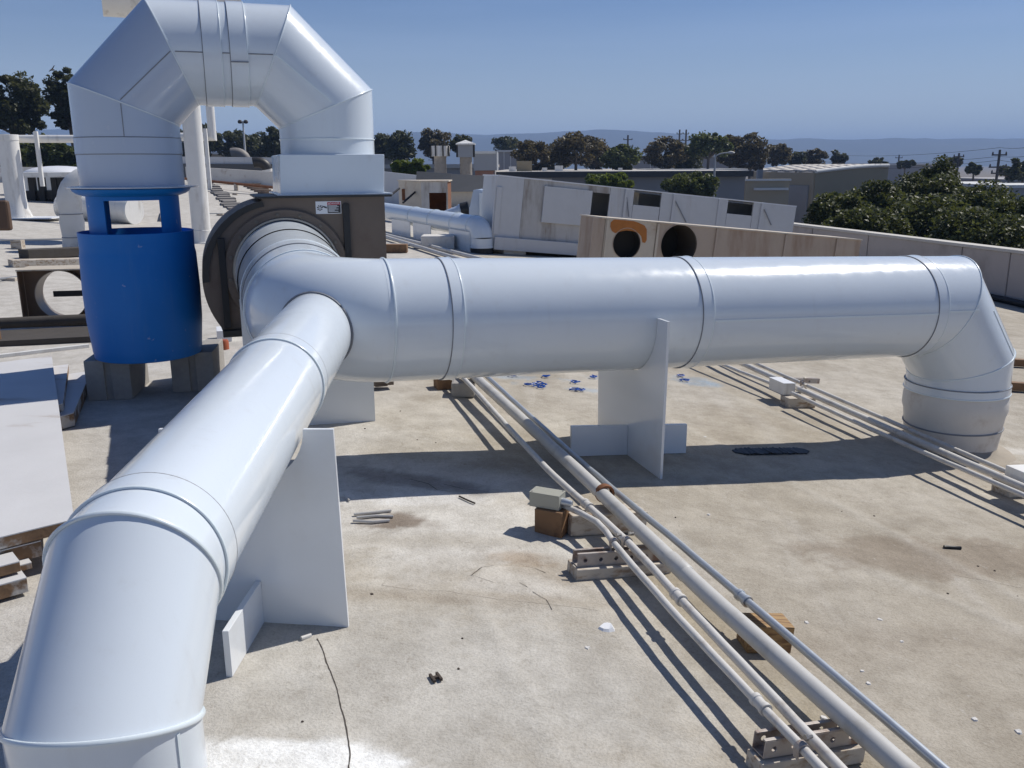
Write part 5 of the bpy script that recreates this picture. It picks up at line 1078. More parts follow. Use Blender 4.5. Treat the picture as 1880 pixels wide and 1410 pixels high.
# low platform with dome
ty = 21.0; a = at_y(40, 322, ty); b_ = at_y(140, 318, ty)
t = thing('low_platform', 'low dark-legged platform with a flat top left of the arched duct', 'platform', (b_.x, ty, roof_z(b_.x)))
mesh_obj('top', MB().box((a + b_) / 2 + Vector((0, .5, 0)), ((b_ - a).length + 1.0, 1.4, .09)), M_DIRTYW, t, bevel=.008)
zr = roof_z(a.x)
for u in (50, 68, 92, 104, 134): p = at_y(u, 330, ty); mesh_obj('leg', MB().box(Vector((p.x, p.y + .2, (zr + p.z) / 2)), (.13, .13, max(.1, p.z - zr + .1))), M_BLACK, t)
mesh_obj('under_tray', MB().box(Vector(((a.x + b_.x) / 2, ty + .7, zr + .12)), (1.6, 1.0, .2)), M_FAND, t)
dm = at_y(107, 313, ty + 3); mb = MB(); R = []
for k in range(7): a_ = pi / 2 * k / 6; R.append([Vector((dm.x + cos(2 * pi * j / 28) * .85 * cos(a_), dm.y + sin(2 * pi * j / 28) * .85 * cos(a_), dm.z - .08 + .20 * sin(a_))) for j in range(28)])
tt2 = thing('skylight_dome', 'shallow white skylight dome behind the low platform', 'skylight', (dm.x, dm.y, roof_z(dm.x)))
mesh_obj('dome', mb.rings(R, cap1=True), M_LW, tt2, smooth=60); mesh_obj('kerb', MB().box(Vector((dm.x, dm.y, (dm.z - .08 + roof_z(dm.x)) / 2)), (1.9, 1.9, dm.z - .08 - roof_z(dm.x))), M_DIRTYW, tt2)
# buckets under the platform
for k, (u, v) in enumerate(((56, 364), (69, 363))):
    p = on_roof(u, v); tag(mesh_obj('bucket', MB().lathe(p, [(0, 0), (.085, 0), (.10, .2), (.092, .2), (.08, .02), (0, .02)], 18), (M_LW, plain('pale_teal', (.35, .48, .48), .5))[k], smooth=40), '%s bucket under the low platform' % ('white', 'pale teal')[k], 'bucket', 'buckets under the platform')
# insulated pipes behind the drum
p0 = on_roof(139, 463); zt_ = at_y(132, 350, p0.y).z; rr = 20 * (p0 - CAM).dot(FW) / F_PX
t = thing('insulated_pipe', 'lumpy white insulated pipe elbow standing behind the left of the blue drum', 'pipe', p0)
pth = [p0 + UP * (zt_ - p0.z) * k / 8 for k in range(8)] ; rad = [rr * (1 + .06 * sin(k * 2.1)) for k in range(8)]
for k in range(1, 7): a_ = pi / 2 * k / 6; pth.append(p0 + UP * (zt_ - p0.z - .12) + UP * .30 * sin(a_) + Vector((.30 * (1 - cos(a_)), .18 * (1 - cos(a_)), 0))); rad.append(rr)
pth += [pth[-1] + Vector((.5, .25, -.02))]; rad += [rr]
mesh_obj('jacket', MB().tube(pth, rad, 24), plain('insulation_jacket', (.66, .65, .62), .7, var=.08, dirt=(.40, .36, .31), damt=.5, dscale=4, bmp=.8, bscale=7), t, smooth=60)
for k in (2, 5): mesh_obj('jacket_band', MB().bead(pth[k], UP, UP, rad[k] + .004, .006, n=28), M_SEAM, t)
q0 = on_roof(205, 412); q1 = on_roof(255, 412); r5 = .25; ez_ = q1 + UP * r5
t = thing('lying_pipe', 'fat white pipe lying on the roof, seen through the drum window', 'pipe', q1)
mesh_obj('jacket', MB().tube([ez_ + Vector((-1.6, .5, .05)), ez_ + Vector((-.5, .15, .02)), ez_ + Vector((-.05, .0, 0))], r5, 28), M_DIRTYW, t, smooth=60)
mesh_obj('end_band', MB().bead(ez_ + Vector((-.08, .02, 0)), Vector((1, -.3, 0)), Vector((1, -.3, 0)), r5 + .003, .008, n=36), M_BEAD, t)
p = on_roof(268, 404); tag(mesh_obj('grey_channel', MB().box(p + Vector((.0, .9, .03)), (.12, 2.2, .06), (Vector((.93, .36, 0)), Vector((-.36, .93, 0)), UP)), M_STRUT, bevel=.004), 'grey channel lying on the roof, seen through the drum window', 'channel')
# tall white pipe behind the arch with its horizontal drum near the top of the view
B = on_roof(372, 446); dpt = (B - CAM).dot(FW); r6 = 16.5 * dpt / F_PX
t = thing('tall_pipe', 'tall white vertical pipe behind the left leg of the arched duct', 'pipe', B)
mesh_obj('pipe', MB().lathe(B, [(r6 * 1.12, .0), (r6 * 1.12, .02), (r6 * 1.05, .05), (r6 * 1.05, .20), (r6, .205), (r6, 3.1)], 32), M_DIRTYW, t, smooth=40)
mesh_obj('base_flange', MB().lathe(B, [(r6 * 1.35, -.01), (r6 * 1.35, .015), (r6, .02)], 24), M_DIRTYW, t)
hb0 = at_y(206, 8, B.y); hb1 = at_y(395, 0, B.y); rz = .36
tag(mesh_obj('silencer_drum', MB().tube([Vector((hb0.x, B.y - .35, hb0.z + .14)), Vector((hb0.x + .8, B.y, hb0.z + .14)), Vector((hb0.x + 1.75, B.y + .41, hb0.z + .14))], [rz, rz, rz], 36), M_DIRTYW, smooth=40), 'white horizontal silencer drum on the tall pipe at the top of the view', 'silencer')
# pipe that elbows upward, seen under the arch
yE = 32.0; r7 = 7.2 * yE / F_PX; e0_ = at_y(250, 252, yE); e1_ = at_y(390, 251, yE); e2_ = at_y(393, 185, yE)
t = thing('elbow_pipe', 'white pipe turning upward, seen under the arched duct', 'pipe', (e1_.x, yE, roof_z(e1_.x)))
dh = (e1_ - e0_).normalized(); nm_ = (dh + UP).normalized()
mesh_obj('horizontal_run', MB().mitre(e0_, dh, e1_, nm_, r7, n=28), M_DIRTYW, t, smooth=40); mesh_obj('vertical_run', MB().mitre(e1_, nm_, Vector((e1_.x, e1_.y, 8)), UP, r7, n=28), M_DIRTYW, t, smooth=40)
pb = at_y(386, 331, yE - .3); zz = at_y(381, 236, yE - .3).z
tag(mesh_obj('pipe_post', MB().box(Vector((pb.x - .03, pb.y, (roof_z(pb.x) + zz) / 2)), (.12, .09, zz - roof_z(pb.x))), M_DIRTYW, bevel=.004), 'white post carrying the elbow pipe seen under the arch', 'post')
# grey walkway pads curving away
def pad_uv(f): return 433 - 64 * f ** .85 + 5 * sin(f * 5), 386 - 66 * f
for k in range(18):
    p = on_roof(*pad_uv(k / 18)); p2 = on_roof(*pad_uv((k + 1) / 18)); d = p2 - p; d.z = 0; ln_ = d.length; d.normalize(); c = (p + p2) / 2
    o = mesh_obj('walk_pad', MB().box(Vector((c.x, c.y, roof_z(c.x) + .03)), (.34 + .09 * (k % 3), ln_ * 1.04, .04 + .012 * (k % 4)), (Vector((d.y, -d.x, 0)), d, UP)), M_PAVER, bevel=.015)
    tag(o, 'grey walkway pad left of the fan, %s in its curved row' % ('nearest', 'second', 'third', 'fourth', 'fifth', 'sixth', 'seventh', 'eighth', 'ninth', 'tenth', 'eleventh', 'twelfth', 'thirteenth', 'fourteenth', 'fifteenth', 'sixteenth', 'seventeenth', 'farthest')[k], 'walkway pad', 'walkway pads left of the fan')
M_SLEEP = plain('sleeper_brown', (.17, .125, .095), .9, var=.3, scale=4)
for k in range(12):
    f = k / 11; u = 488 - 62 * f; v = 356 - 33 * f; p = on_roof(u, v); d = Vector((-.5, .87, 0))
    o = mesh_obj('sleeper', MB().box(p + UP * .05, (.50 + .5 * f, .25 + .6 * f, .10), (Vector((.87, .5, 0)), d, UP)), M_SLEEP, bevel=.01)
    tag(o, 'dark timber sleeper in the stepped row beyond the fan, %s of twelve' % ('nearest', 'second', 'third', 'fourth', 'fifth', 'sixth', 'seventh', 'eighth', 'ninth', 'tenth', 'eleventh', 'farthest')[k], 'sleeper', 'sleepers beyond the fan')
# cables and pipes crossing the left roof on little feet
for k, (u0, v0, u1, v1, h_) in enumerate(((0, 441, 150, 438, .12), (0, 512, 35, 508, .03), (360, 330, 500, 344, .25), (372, 351, 480, 358, .06), (372, 392, 430, 392, .05))):
    A_ = on_roof(u0, v0, h_); B_ = on_roof(u1, v1, h_); d = B_ - A_
    t = thing('roof_cable', 'thin cable crossing the left roof, %s' % ('passing behind the ring frame', 'touching the ring frame', 'highest up beyond the fan', 'beside the walkway pads', 'nearest to the fan housing')[k], 'cable', (A_.x, A_.y, roof_z(A_.x)), 'cables crossing the left roof')
    mesh_obj('line', MB().tube([A_ - d * .3, A_, B_, B_ + d * .2], .012 if k < 2 or k > 2 else .05, 6), M_SEAM if k != 2 else M_RUST, t)
    q = A_.lerp(B_, .2 if k == 0 else .55)
    mesh_obj('foot', MB().box(Vector((q.x, q.y, (roof_z(q.x) + q.z) / 2)), (.14, .10, max(.03, q.z - roof_z(q.x)))), M_WOODP, t)
# hooded vents
def hooded(u, v, wpx, hpx, label, mat):
    B = on_roof(u, v); dpt = (B - CAM).dot(FW); r = wpx / 2 * dpt / F_PX; h_ = hpx * dpt / F_PX; t = thing('hooded_vent', label, 'vent', B, 'hooded vents beyond the fan')
    mesh_obj('neck', MB().lathe(B, [(r * 1.2, 0), (r * .92, .04), (r * .92, h_ * .6)], 24), M_DIRTYW, t, smooth=40)
    pth = []
    for k in range(9): a_ = pi * .62 * k / 8; pth.append(B + UP * (h_ * .58 + h_ * .30 * sin(a_)) + Vector((-(h_ * .42) * (1 - cos(a_)), -.1 * k / 8, 0)))
    mesh_obj('hood', MB().tube(pth, r * .95, 20, caps=False), mat, t, smooth=60)
hooded(452, 318, 22, 40, 'grey hooded vent with a white neck left of the transition box', plain('vent_grey', (.22, .20, .18), .6))
hooded(492, 334, 20, 40, 'dark ribbed hooded vent just left of the transition box', M_FAND)
# low parapets and kerbs closing the roof on the left
def lowwall(label, u0, u1, vt0, vt1, y0, y1, hh, mat, name='low_wall'):
    a, b_ = at_y(u0, vt0, y0), at_y(u1, vt1, y1)
    o = mesh_obj(name, MB().hexa([a - UP * hh, b_ - UP * hh, b_ - UP * hh + Vector((0, .3, 0)), a - UP * hh + Vector((0, .3, 0)), a, b_, b_ + Vector((0, .3, 0)), a + Vector((0, .3, 0))]), mat); return tag(o, label, 'wall')
lowwall('pale far wall with a white top edge behind the hooded vents', 300, 700, 287, 291, 46, 46, .35, M_WPANEL); lowwall('dark wall under the pale far wall behind the hooded vents', 300, 700, 300, 303, 45.9, 45.9, 1.6, M_MANS)
lowwall('grey kerb in front of the dark wall behind the hooded vents', 340, 520, 306, 316, 38, 38, .6, M_CURB)
lowwall('brownish ledge at the left end of the roof behind the vent stack', -100, 140, 305, 308, 34, 34, 1.2, M_CURB)

# ================================================================== NEIGHBOURHOOD
def bldg(name, label, cat='building', loc=(0, 0, 0)): return thing(name, label, cat, loc)
M_GREYW = plain('grey_render', (.34, .33, .33), .9, var=.08, scale=.3); M_BLUEW = plain('bluegrey_wall', (.27, .255, .245), .85, var=.1, scale=.3); M_PINKW = plain('brick_wall', (.27, .15, .12), .9, var=.15, scale=.8)
M_PALER = plain('pale_roofing', (.50, .465, .42), .9, var=.15, scale=.25); M_TANW = plain('tan_wall', (.40, .335, .235), .9, var=.1, scale=.3); M_TANW2 = plain('olive_tan_wall', (.29, .24, .155), .9, var=.08, scale=.3); M_LGREY = plain('light_grey_wall', (.30, .315, .34), .8, var=.08, scale=.5)
M_GLASSD = plain('dark_glass', (.02, .024, .03), .12, var=.2); M_TRIM = plain('trim_white', (.62, .62, .60), .6); M_REDD = plain('maroon_wall', (.10, .045, .04), .85, var=.2)
def wall_box(t, name, u0, u1, vt, y, depth, mat, zb=GZ, rot=0.0):
    a, b_ = at_y(u0, vt, y), at_y(u1, vt, y); w_ = b_.x - a.x; d = Vector((cos(rot), sin(rot), 0)); n = Vector((-d.y, d.x, 0)); A = Vector((a.x, y, 0)); zt_ = (a.z + b_.z) / 2
    q = [A, A + d * w_, A + d * w_ + n * depth, A + n * depth]
    return mesh_obj(name, MB().hexa([p + UP * zb for p in q] + [p + UP * zt_ for p in q]), mat, t), q, zt_
def roof_slab(t, q, z, over=.3, th=.25, mat=None):
    c = sum(q, Vector()) / 4; qq = [p + (p - c).normalized() * over for p in q]; return mesh_obj('roof', MB().hexa([p + UP * (z + .004) for p in qq] + [p + UP * (z + th) for p in qq]), mat or M_PALER, t)
# long low building behind the white casing
t = bldg('low_building', 'long low building with a pale flat roof and dark fascia behind the white casing', loc=at_y(1120, 340, 85))
w_, q, z = wall_box(t, 'wall', 903, 1365, 322, 85, 45, M_BLUEW, rot=-.03); roof_slab(t, q, z, .5, .4)
mesh_obj('fascia', MB().box((q[0] + q[1]) / 2 + Vector((0, -.55, z + .1)), ((q[1] - q[0]).length + 1.2, .12, .5), ((q[1] - q[0]).normalized(), Vector((0, 1, 0)), UP)), M_FAND, t)
e = (q[1] - q[0]).normalized(); Lw = (q[1] - q[0]).length
for k in range(8):
    c = q[0] + e * (Lw * (k + .5) / 8) + Vector((0, -.06, 0)); wn = mesh_obj('window', MB().box(c + UP * (GZ + 2.1), (2.2, .10, 2.0), (e, Vector((0, 1, 0)), UP)), M_REDD if k % 3 else M_GLASSD, t)
    mesh_obj('frame', MB().box(c + UP * (GZ + 3.2) + Vector((0, -.05, 0)), (2.4, .10, .12), (e, Vector((0, 1, 0)), UP)), M_TRIM, wn)
for k, (u, v, s_) in enumerate(((941, 311, .7), (963, 310, 1.5), (1002, 312, .5), (1030, 313, .8), (1150, 312, .4))):
    p = at_y(u, v + 3, 88); mesh_obj('roof_unit', MB().box(Vector((p.x, 89 + k, z + .4 + s_ * .3)), (s_, s_, s_ * .7)), (M_DIRTYW, M_TANW2)[k == 1], t)
# taller grey warehouse further behind
t = bldg('grey_warehouse', 'tall plain grey warehouse behind the eucalyptus row', loc=at_y(1050, 310, 150)); w_, q, z = wall_box(t, 'wall', 913, 962, 279, 150, 30, M_GREYW); roof_slab(t, q, z, .3, .3, M_TRIM)
for k in range(3): mesh_obj('panel_joint', MB().box(Vector((q[0].x + (q[1].x - q[0].x) * (k + 1) / 4, 149.95, (GZ + z) / 2)), (.15, .1, z - GZ)), M_TRIM, t)
t = bldg('grey_warehouse', 'grey warehouse with a white parapet line seen between the middle trees', loc=at_y(1230, 310, 150)); w_, q, z = wall_box(t, 'wall', 1165, 1372, 289, 150, 30, M_GREYW); roof_slab(t, q, z, .3, .3, M_TRIM)
for k in range(6): mesh_obj('panel_joint', MB().box(Vector((q[0].x + (q[1].x - q[0].x) * (k + 1) / 7, 149.95, (GZ + z) / 2)), (.15, .1, z - GZ)), M_TRIM, t)
t = bldg('blue_shed', 'low blue-grey shed with a dark door behind the round green tree', loc=at_y(1300, 340, 100)); w_, q, z = wall_box(t, 'wall', 1205, 1372, 314, 104, 12, plain('shed_blue', (.24, .27, .31), .7, var=.1, scale=.4), rot=.04); roof_slab(t, q, z, .2, .25, M_TRIM)
mesh_obj('door', MB().box(Vector((at_y(1325, 335, 103.9).x, 104.2, GZ + 2.2)), (2.6, .8, 4.0)), M_GLASSD, t)
# penthouse block and stacks near the dark screen
t = bldg('penthouse_block', 'pale grey rooftop block over a brick wall behind the dark screen', loc=at_y(890, 330, 44)); w_, q, z = wall_box(t, 'upper_wall', 869, 912, 277.5, 44, 6, M_LGREY, zb=at_y(890, 313, 44).z); w_, q, z2 = wall_box(t, 'lower_wall', 872, 905, 313.4, 44.2, 5.5, M_PINKW)
mesh_obj('edge_trim', MB().box(Vector(((q[0].x + q[1].x) / 2, 43.97, z - .06)), (q[1].x - q[0].x + .3, .06, .12)), M_TRIM, t)
def capped_stack(u, vt, vb, wpx, label, style):
    y = 36.0; B = at_y(u, 330, y); dpt = (B - CAM).dot(FW); r = wpx / 2 * dpt / F_PX; zt_ = at_y(u, vt, y).z; zm = at_y(u, vb, y).z; t = thing('capped_stack', label, 'stack', (B.x, y, .2))
    mesh_obj('shaft', MB().lathe(Vector((B.x, y, 0)), [(r * .62, .2), (r * .62, zm + .02)], 20), plain('stack_concrete', (.30, .27, .235), .9, var=.2, dirt=(.09, .08, .075), damt=.8, dscale=3), t, smooth=40)
    if style == 0:
        mesh_obj('cap_panel', MB().lathe(Vector((B.x, y, 0)), [(r * .95, zm), (r, zt_), (r * .9, zt_)], 8), M_DIRTYW, t)
        for k in range(8): a_ = 2 * pi * (k + .5) / 8; mesh_obj('mullion', MB().box(Vector((B.x + cos(a_) * r * .98, y + sin(a_) * r * .98, (zm + zt_) / 2)), (.05, .05, zt_ - zm)), M_FAND, t)
    else:
        mesh_obj('cap_box', MB().box(Vector((B.x, y, (zm + zt_) / 2)), (r * 1.5, r * 1.5, zt_ - zm - .05)), M_LGREY, t)
        for sx_ in (-1, 1): mesh_obj('louvre', MB().box(Vector((B.x + sx_ * r * .85, y - r * .3, (zm + zt_) / 2)), (r * .16, r * .9, zt_ - zm - .06)), M_BLACK, t)
        mesh_obj('cap_roof', MB().lathe(Vector((B.x, y, 0)), [(r * 1.35, zt_ - .02), (r * 1.35, zt_ + .03), (0, zt_ + .17)], 4), M_DIRTYW, t)
capped_stack(809, 268, 287, 36, 'dark-shafted stack with a pale panelled cap, left of the pair behind the fan', 0)
capped_stack(856, 265, 290, 36, 'pale stack with a square louvred cap and hip roof, right of the pair', 1)
t = bldg('far_shed', 'grey shed with a white roof line just right of the transition box', loc=at_y(700, 290, 120)); w_, q, z = wall_box(t, 'wall', 640, 718, 271, 120, 20, M_GREYW); roof_slab(t, q, z, .3, .3, M_TRIM)
t = bldg('flat_roof_hall', 'low hall with a pale gravel roof behind the two capped stacks', loc=at_y(760, 305, 70)); w_, q, z = wall_box(t, 'wall', 640, 905, 309, 70, 30, M_GREYW); roof_slab(t, q, z, .3, .3, M_PALER)
t = bldg('far_white_house', 'pale far building seen under the arched duct', loc=at_y(470, 290, 130)); w_, q, z = wall_box(t, 'wall', 380, 520, 283, 130, 20, M_TANW); roof_slab(t, q, z, .3, .3, M_TRIM)
# tan building with an arched white roof
t = bldg('tan_building', 'tan industrial building with a white arched roof behind the dark shrubs at right', loc=at_y(1500, 360, 112))
ya = 112; L0, L1, L2 = at_y(1378, 330, ya + 14), at_y(1496, 318, ya), at_y(1630, 305, ya + 6)
def pv(p, z): return Vector((p.x, p.y, z))
zl = at_y(1440, 316, ya + 7).z; zr_ = at_y(1620, 310, ya).z
mesh_obj('wall', MB().add([pv(L0, GZ), pv(L1, GZ), pv(L1, zl), pv(L0, zl)], [(0, 1, 2, 3)]), M_TANW, t, solid=.3)
gab = [pv(L1, GZ), pv(L2, GZ), pv(L2, zr_ + .3)]; 
for k in range(9): f = 1 - k / 8; p = L1.lerp(L2, f); gab.append(pv(p, zl + (zr_ + .3 - zl) * sin(f * pi / 2)))
mesh_obj('wall', MB().add(gab, [tuple(range(len(gab)))]), M_TANW2, t, solid=.3)
R = []; bk = Vector((L0.x - L1.x, L0.y - L1.y, 0)) * 1.02
for k in range(10):
    f = k / 9; p = L1.lerp(L2, f); zz = zl + (zr_ + .3 - zl) * sin(f * pi / 2) + .05; r_ = []
    for j in range(25): g = j / 24; r_.append(pv(p + bk * g, zz + .28 * abs(sin(g * pi * 5)) ** .6 * (1 - abs(f - .5))))
    R.append(r_)
mb = MB(); 
for i in range(9):
    for j in range(24): mb.add([R[i][j], R[i][j + 1], R[i + 1][j + 1], R[i + 1][j]], [(0, 1, 2, 3)])
mesh_obj('arched_roof', mb, M_PALER, t, solid=.2, smooth=50)
mesh_obj('roof_edge', MB().tube([pv(L1.lerp(L2, k / 9), zl + (zr_ + .3 - zl) * sin(k / 9 * pi / 2) + .1) - Vector((0, .25, 0)) for k in range(10)], .22, 8), M_TRIM, t)
wa, wb = at_y(1369, 332, ya - 12), at_y(1450, 332, ya - 12)
mesh_obj('annex', MB().hexa([pv(wa, GZ), pv(wb, GZ), pv(wb, GZ) + Vector((0, 9, 0)), pv(wa, GZ) + Vector((0, 9, 0)), wa, wb, wb + Vector((0, 9, 0)), wa + Vector((0, 9, 0))]), M_TANW, t); mesh_obj('annex_coping', MB().box((wa + wb) / 2 + Vector((0, 0, .1)), (wb.x - wa.x + .2, .5, .2)), M_TRIM, t)
wa, wb = at_y(1384, 347, ya - 12.3), at_y(1447, 347, ya - 12.3); mesh_obj('beam', MB().box((wa + wb) / 2, (wb.x - wa.x, .3, .25)), M_TRIM, t)
wa = at_y(1395, 312, ya + 10); mesh_obj('chimney', MB().box(wa, (.7, .7, 2.4)), M_LGREY, t)
for u0, u1 in ((1392, 1432), (1455, 1490)): wa, wb = L0.lerp(L1, (u0 - 1378) / 118), L0.lerp(L1, (u1 - 1378) / 118); d = (wb - wa); d.z = 0; n = Vector((d.y, -d.x, 0)).normalized(); mesh_obj('dark_bay', MB().hexa([pv(wa, GZ) + n * .2, pv(wb, GZ) + n * .2, pv(wb, GZ) + n * .4, pv(wa, GZ) + n * .4, pv(wa, zl - 1.6) + n * .2, pv(wb, zl - 1.6) + n * .2, pv(wb, zl - 1.6) + n * .4, pv(wa, zl - 1.6) + n * .4]), M_TANW2 if u0 < 1400 else M_GREYW, t)
# small far buildings at the right edge
for k, (u0, u1, vt, y) in enumerate(((1655, 1720, 303, 170), (1845, 1960, 333, 120), (1838, 1960, 345, 90))):
    t = bldg('far_building', ('pale-roofed low building beyond the shrubs left of the utility pole', 'grey low building at the right edge beyond the shrubs', 'white-roofed low building at the right edge above the shrubs')[k], loc=at_y(u0, 340, y)); w_, q, z = wall_box(t, 'wall', u0, u1, vt, y, 18, M_GREYW); roof_slab(t, q, z, .3, .3, (M_TRIM, M_GREYW, M_TRIM)[k])

# ------------------------------------------------------------------ trees
def leaf_mesh(name, pts, size, mat, parent, seed, up=0.35):
    rng = np.random.default_rng(seed); P = np.asarray(pts); n = len(P)
    nrm = rng.normal(size=(n, 3)); nrm[:, 2] = np.abs(nrm[:, 2]) * 1.0 + up; nrm /= np.linalg.norm(nrm, axis=1)[:, None]
    t1 = np.cross(nrm, rng.normal(size=(n, 3))); t1 /= np.linalg.norm(t1, axis=1)[:, None]; t2 = np.cross(nrm, t1)
    s = size * rng.uniform(.55, 1.25, n)[:, None]
    V = np.stack([P - t1 * s, P - t2 * s * .55 + nrm * s * .12, P + t1 * s, P + t2 * s * .55 + nrm * s * .12], 1).reshape(-1, 3)
    off = np.array(wloc(parent)); V = V - off
    me = bpy.data.meshes.new(name); me.vertices.add(n * 4); me.vertices.foreach_set('co', V.astype(np.float32).ravel())
    me.loops.add(n * 4); me.loops.foreach_set('vertex_index', np.arange(n * 4, dtype=np.int32)); me.polygons.add(n); me.polygons.foreach_set('loop_start', np.arange(0, n * 4, 4, dtype=np.int32)); me.polygons.foreach_set('loop_total', np.full(n, 4, dtype=np.int32))
    me.update(calc_edges=True); me.materials.append(mat)
    o = bpy.data.objects.new(name, me); COL.objects.link(o); o.parent = parent; return o
def tree(label, u, vt, wpx, y, mat, vcb=None, nclump=26, nleaf=2200, leaf=.30, group=None, seed=0, name='tree', shape='round', zg=GZ, cat='tree', lean=0.0, dens=1.0, airy=False):
    rng = np.random.default_rng(seed + 11); top = at_y(u, vt, y); k = (top - CAM).dot(FW) / F_PX; rx = wpx / 2 * k; zt_ = top.z; hgt = zt_ - zg
    zcb = at_y(u, vcb, y).z if vcb else zg + hgt * .35
    B = Vector((top.x, y, zg)); t = thing(name, label, cat, B, group); cz = (zt_ + zcb) / 2; rz = max(.4, (zt_ - zcb) / 2)
    C_ = []
    while len(C_) < nclump:
        q = rng.uniform(-1, 1, 3); rr = np.linalg.norm(q)
        if rr > 1 or rr < (.42 if airy else .25): continue
        if shape == 'umbrella' and q[2] < -.5: continue
        if shape == 'cone' and math.hypot(q[0], q[1]) > (1 - q[2]) / 2 + .12: continue
        C_.append((B.x + q[0] * rx * .86 + lean * q[2], y + q[1] * rx * .8, cz + q[2] * rz * .9, (rng.uniform(.12, .36) if airy else rng.uniform(.20, .42)) * min(rx, rz * 1.2) * (1.1 if shape != 'cone' else .8)))
    pts = []
    per = int(nleaf / nclump * dens)
    for (x, yy, z, r) in C_:
        g = rng.normal(size=(per, 3)); g /= np.linalg.norm(g, axis=1)[:, None]; rad = r * rng.uniform(.35, 1.0, per) ** .6
        d = g * rad[:, None] * np.array([1.05, 1.05, .75]); pts.append(np.array([x, yy, z]) + d)
    pts = np.concatenate(pts); pts = pts[pts[:, 2] < zt_ + .25 * rz * .3]
    leaf_mesh('crown', pts, leaf, mat, t, seed)
    mb = MB(); r0 = max(.08, hgt * .018); fork = Vector((B.x + lean * .2, y, zcb + (zt_ - zcb) * .12))
    mb.tube([B - UP * .1, B.lerp(fork, .5) + Vector((.12 * r0 * 5 * rng.normal(), 0, 0)), fork], [r0 * 1.35, r0, r0 * .8], 8)
    for i in range(min(8, nclump)):
        x, yy, z, r = C_[i]; e_ = Vector((x, yy, z)); m_ = fork.lerp(e_, .5) + UP * (-.1 * (e_ - fork).length)
        mb.tube([fork - UP * .1, m_, e_], [r0 * .55, r0 * .36, r0 * .12], 5)
    mesh_obj('trunk', mb, M_BARK, t, smooth=60); return t
GT = 'eucalyptus row behind the low building'; k_ = 0
for (u, vt, w_, y, vcb, mat, lab, shp) in (
    (698, 246, 48, 118, 285, LF_DARK, 'dark tree just right of the arched duct\'s right leg', 'round'), (735, 242, 54, 112, 292, LF_DARK, 'dark rounded tree left of the panelled stack', 'round'),
    (795, 237, 64, 116, 285, LF_EUC, 'broad dark tree behind the panelled stack', 'round'), (846, 244, 38, 114, 280, LF_DARK, 'narrow dark tree behind the square-capped stack', 'round'),
    (930, 250, 58, 160, 279, LF_DARK, 'dark tree above the plain grey warehouse', 'round'), (978, 258, 72, 98, 308, LF_EUC, 'sparse grey-green tree right of the plain grey warehouse', 'round'),
    (1058, 240, 96, 100, 300, LF_EUC, 'largest eucalyptus, above the left part of the white casing', 'round'), (1140, 264, 66, 102, 308, LF_OLIVE, 'low rounded tree below the single lattice pole', 'round'),
    (1223, 252, 84, 108, 302, LF_EUC, 'sparse spreading tree left of the twin poles', 'round'), (1303, 241, 78, 106, 290, LF_OLIVE, 'tall umbrella-crowned tree beside the curved street lamp', 'umbrella'),
    (1344, 244, 50, 112, 300, LF_EUC, 'slender sparse tree right of the umbrella-crowned tree', 'round'), (1381, 246, 66, 112, 310, LF_EUC, 'tall dense tree left of the tan building', 'round'),
    (1018, 266, 60, 112, 308, LF_EUC, 'low sparse tree between the grey warehouse and the largest eucalyptus', 'round'), (1098, 256, 52, 116, 306, LF_EUC, 'ragged tree at the right shoulder of the largest eucalyptus', 'round'), (1262, 262, 56, 112, 308, LF_DARK, 'dark low tree under the twin poles', 'round'),
    (1428, 266, 52, 132, 298, LF_EUC, 'reddish-grey tree behind the left end of the tan building', 'round'), (1464, 276, 34, 136, 300, LF_DARK, 'small round tree above the middle of the arched roof', 'round'),
    (1497, 269, 42, 138, 300, LF_EUC, 'ragged small tree above the arched roof', 'round'), (1541, 272, 30, 140, 298, LF_DARK, 'dark compact tree rising behind the arched roof', 'round')):
    k_ += 1; tree(lab, u, vt, w_ * 1.12, y, mat, vcb + 7, 64 if w_ > 45 else 36, 4600 if w_ > 45 else 2400, .22, GT, seed=k_, shape=shp, dens=1.0, airy=True)
for (u, vt, w_, y, vcb, lab) in ((376, 228, 60, 110, 290, 'dark tree behind the elbow pipe under the arch'), (432, 236, 74, 112, 292, 'dark broad tree in the middle under the arch'), (472, 244, 60, 116, 295, 'low dark tree right of the double lamp under the arch'), (502, 229, 42, 105, 298, 'dark tall tree beside the transition box'), (330, 235, 60, 110, 290, 'dark tree hidden partly by the tall white pipe')):
    k_ += 1; tree(lab, u, vt, w_, y, LF_DARK, vcb, 50, 4200, .23, 'dark trees under the arch', seed=k_, airy=True)
for (u, vt, w_, y, vcb, lab, lf) in ((18, 128, 116, 62, 260, 'large dark pine at the top left edge', .26), (118, 119, 74, 66, 250, 'dark pine directly left of the arched duct', .26)):
    k_ += 1; tree(lab, u, vt, w_, y, LF_DARK, vcb, 70, 9000, .17, 'pines at the left', seed=k_, airy=True)
for (u, vt, w_, y, lab) in ((30, 262, 90, 60, 'shrub behind the vent stack at the left edge'), (78, 250, 60, 58, 'green shrub behind the thin post at the left'), (118, 262, 60, 57, 'green shrub behind the skylight dome'), (170, 262, 90, 60, 'green shrub hidden behind the left leg of the arch')):
    k_ += 1; tree(lab, u, vt, w_, y, LF_OLIVE, 330, 40, 5000, .17, 'shrubs behind the left roof edge', seed=k_, name='shrub', cat='shrub')
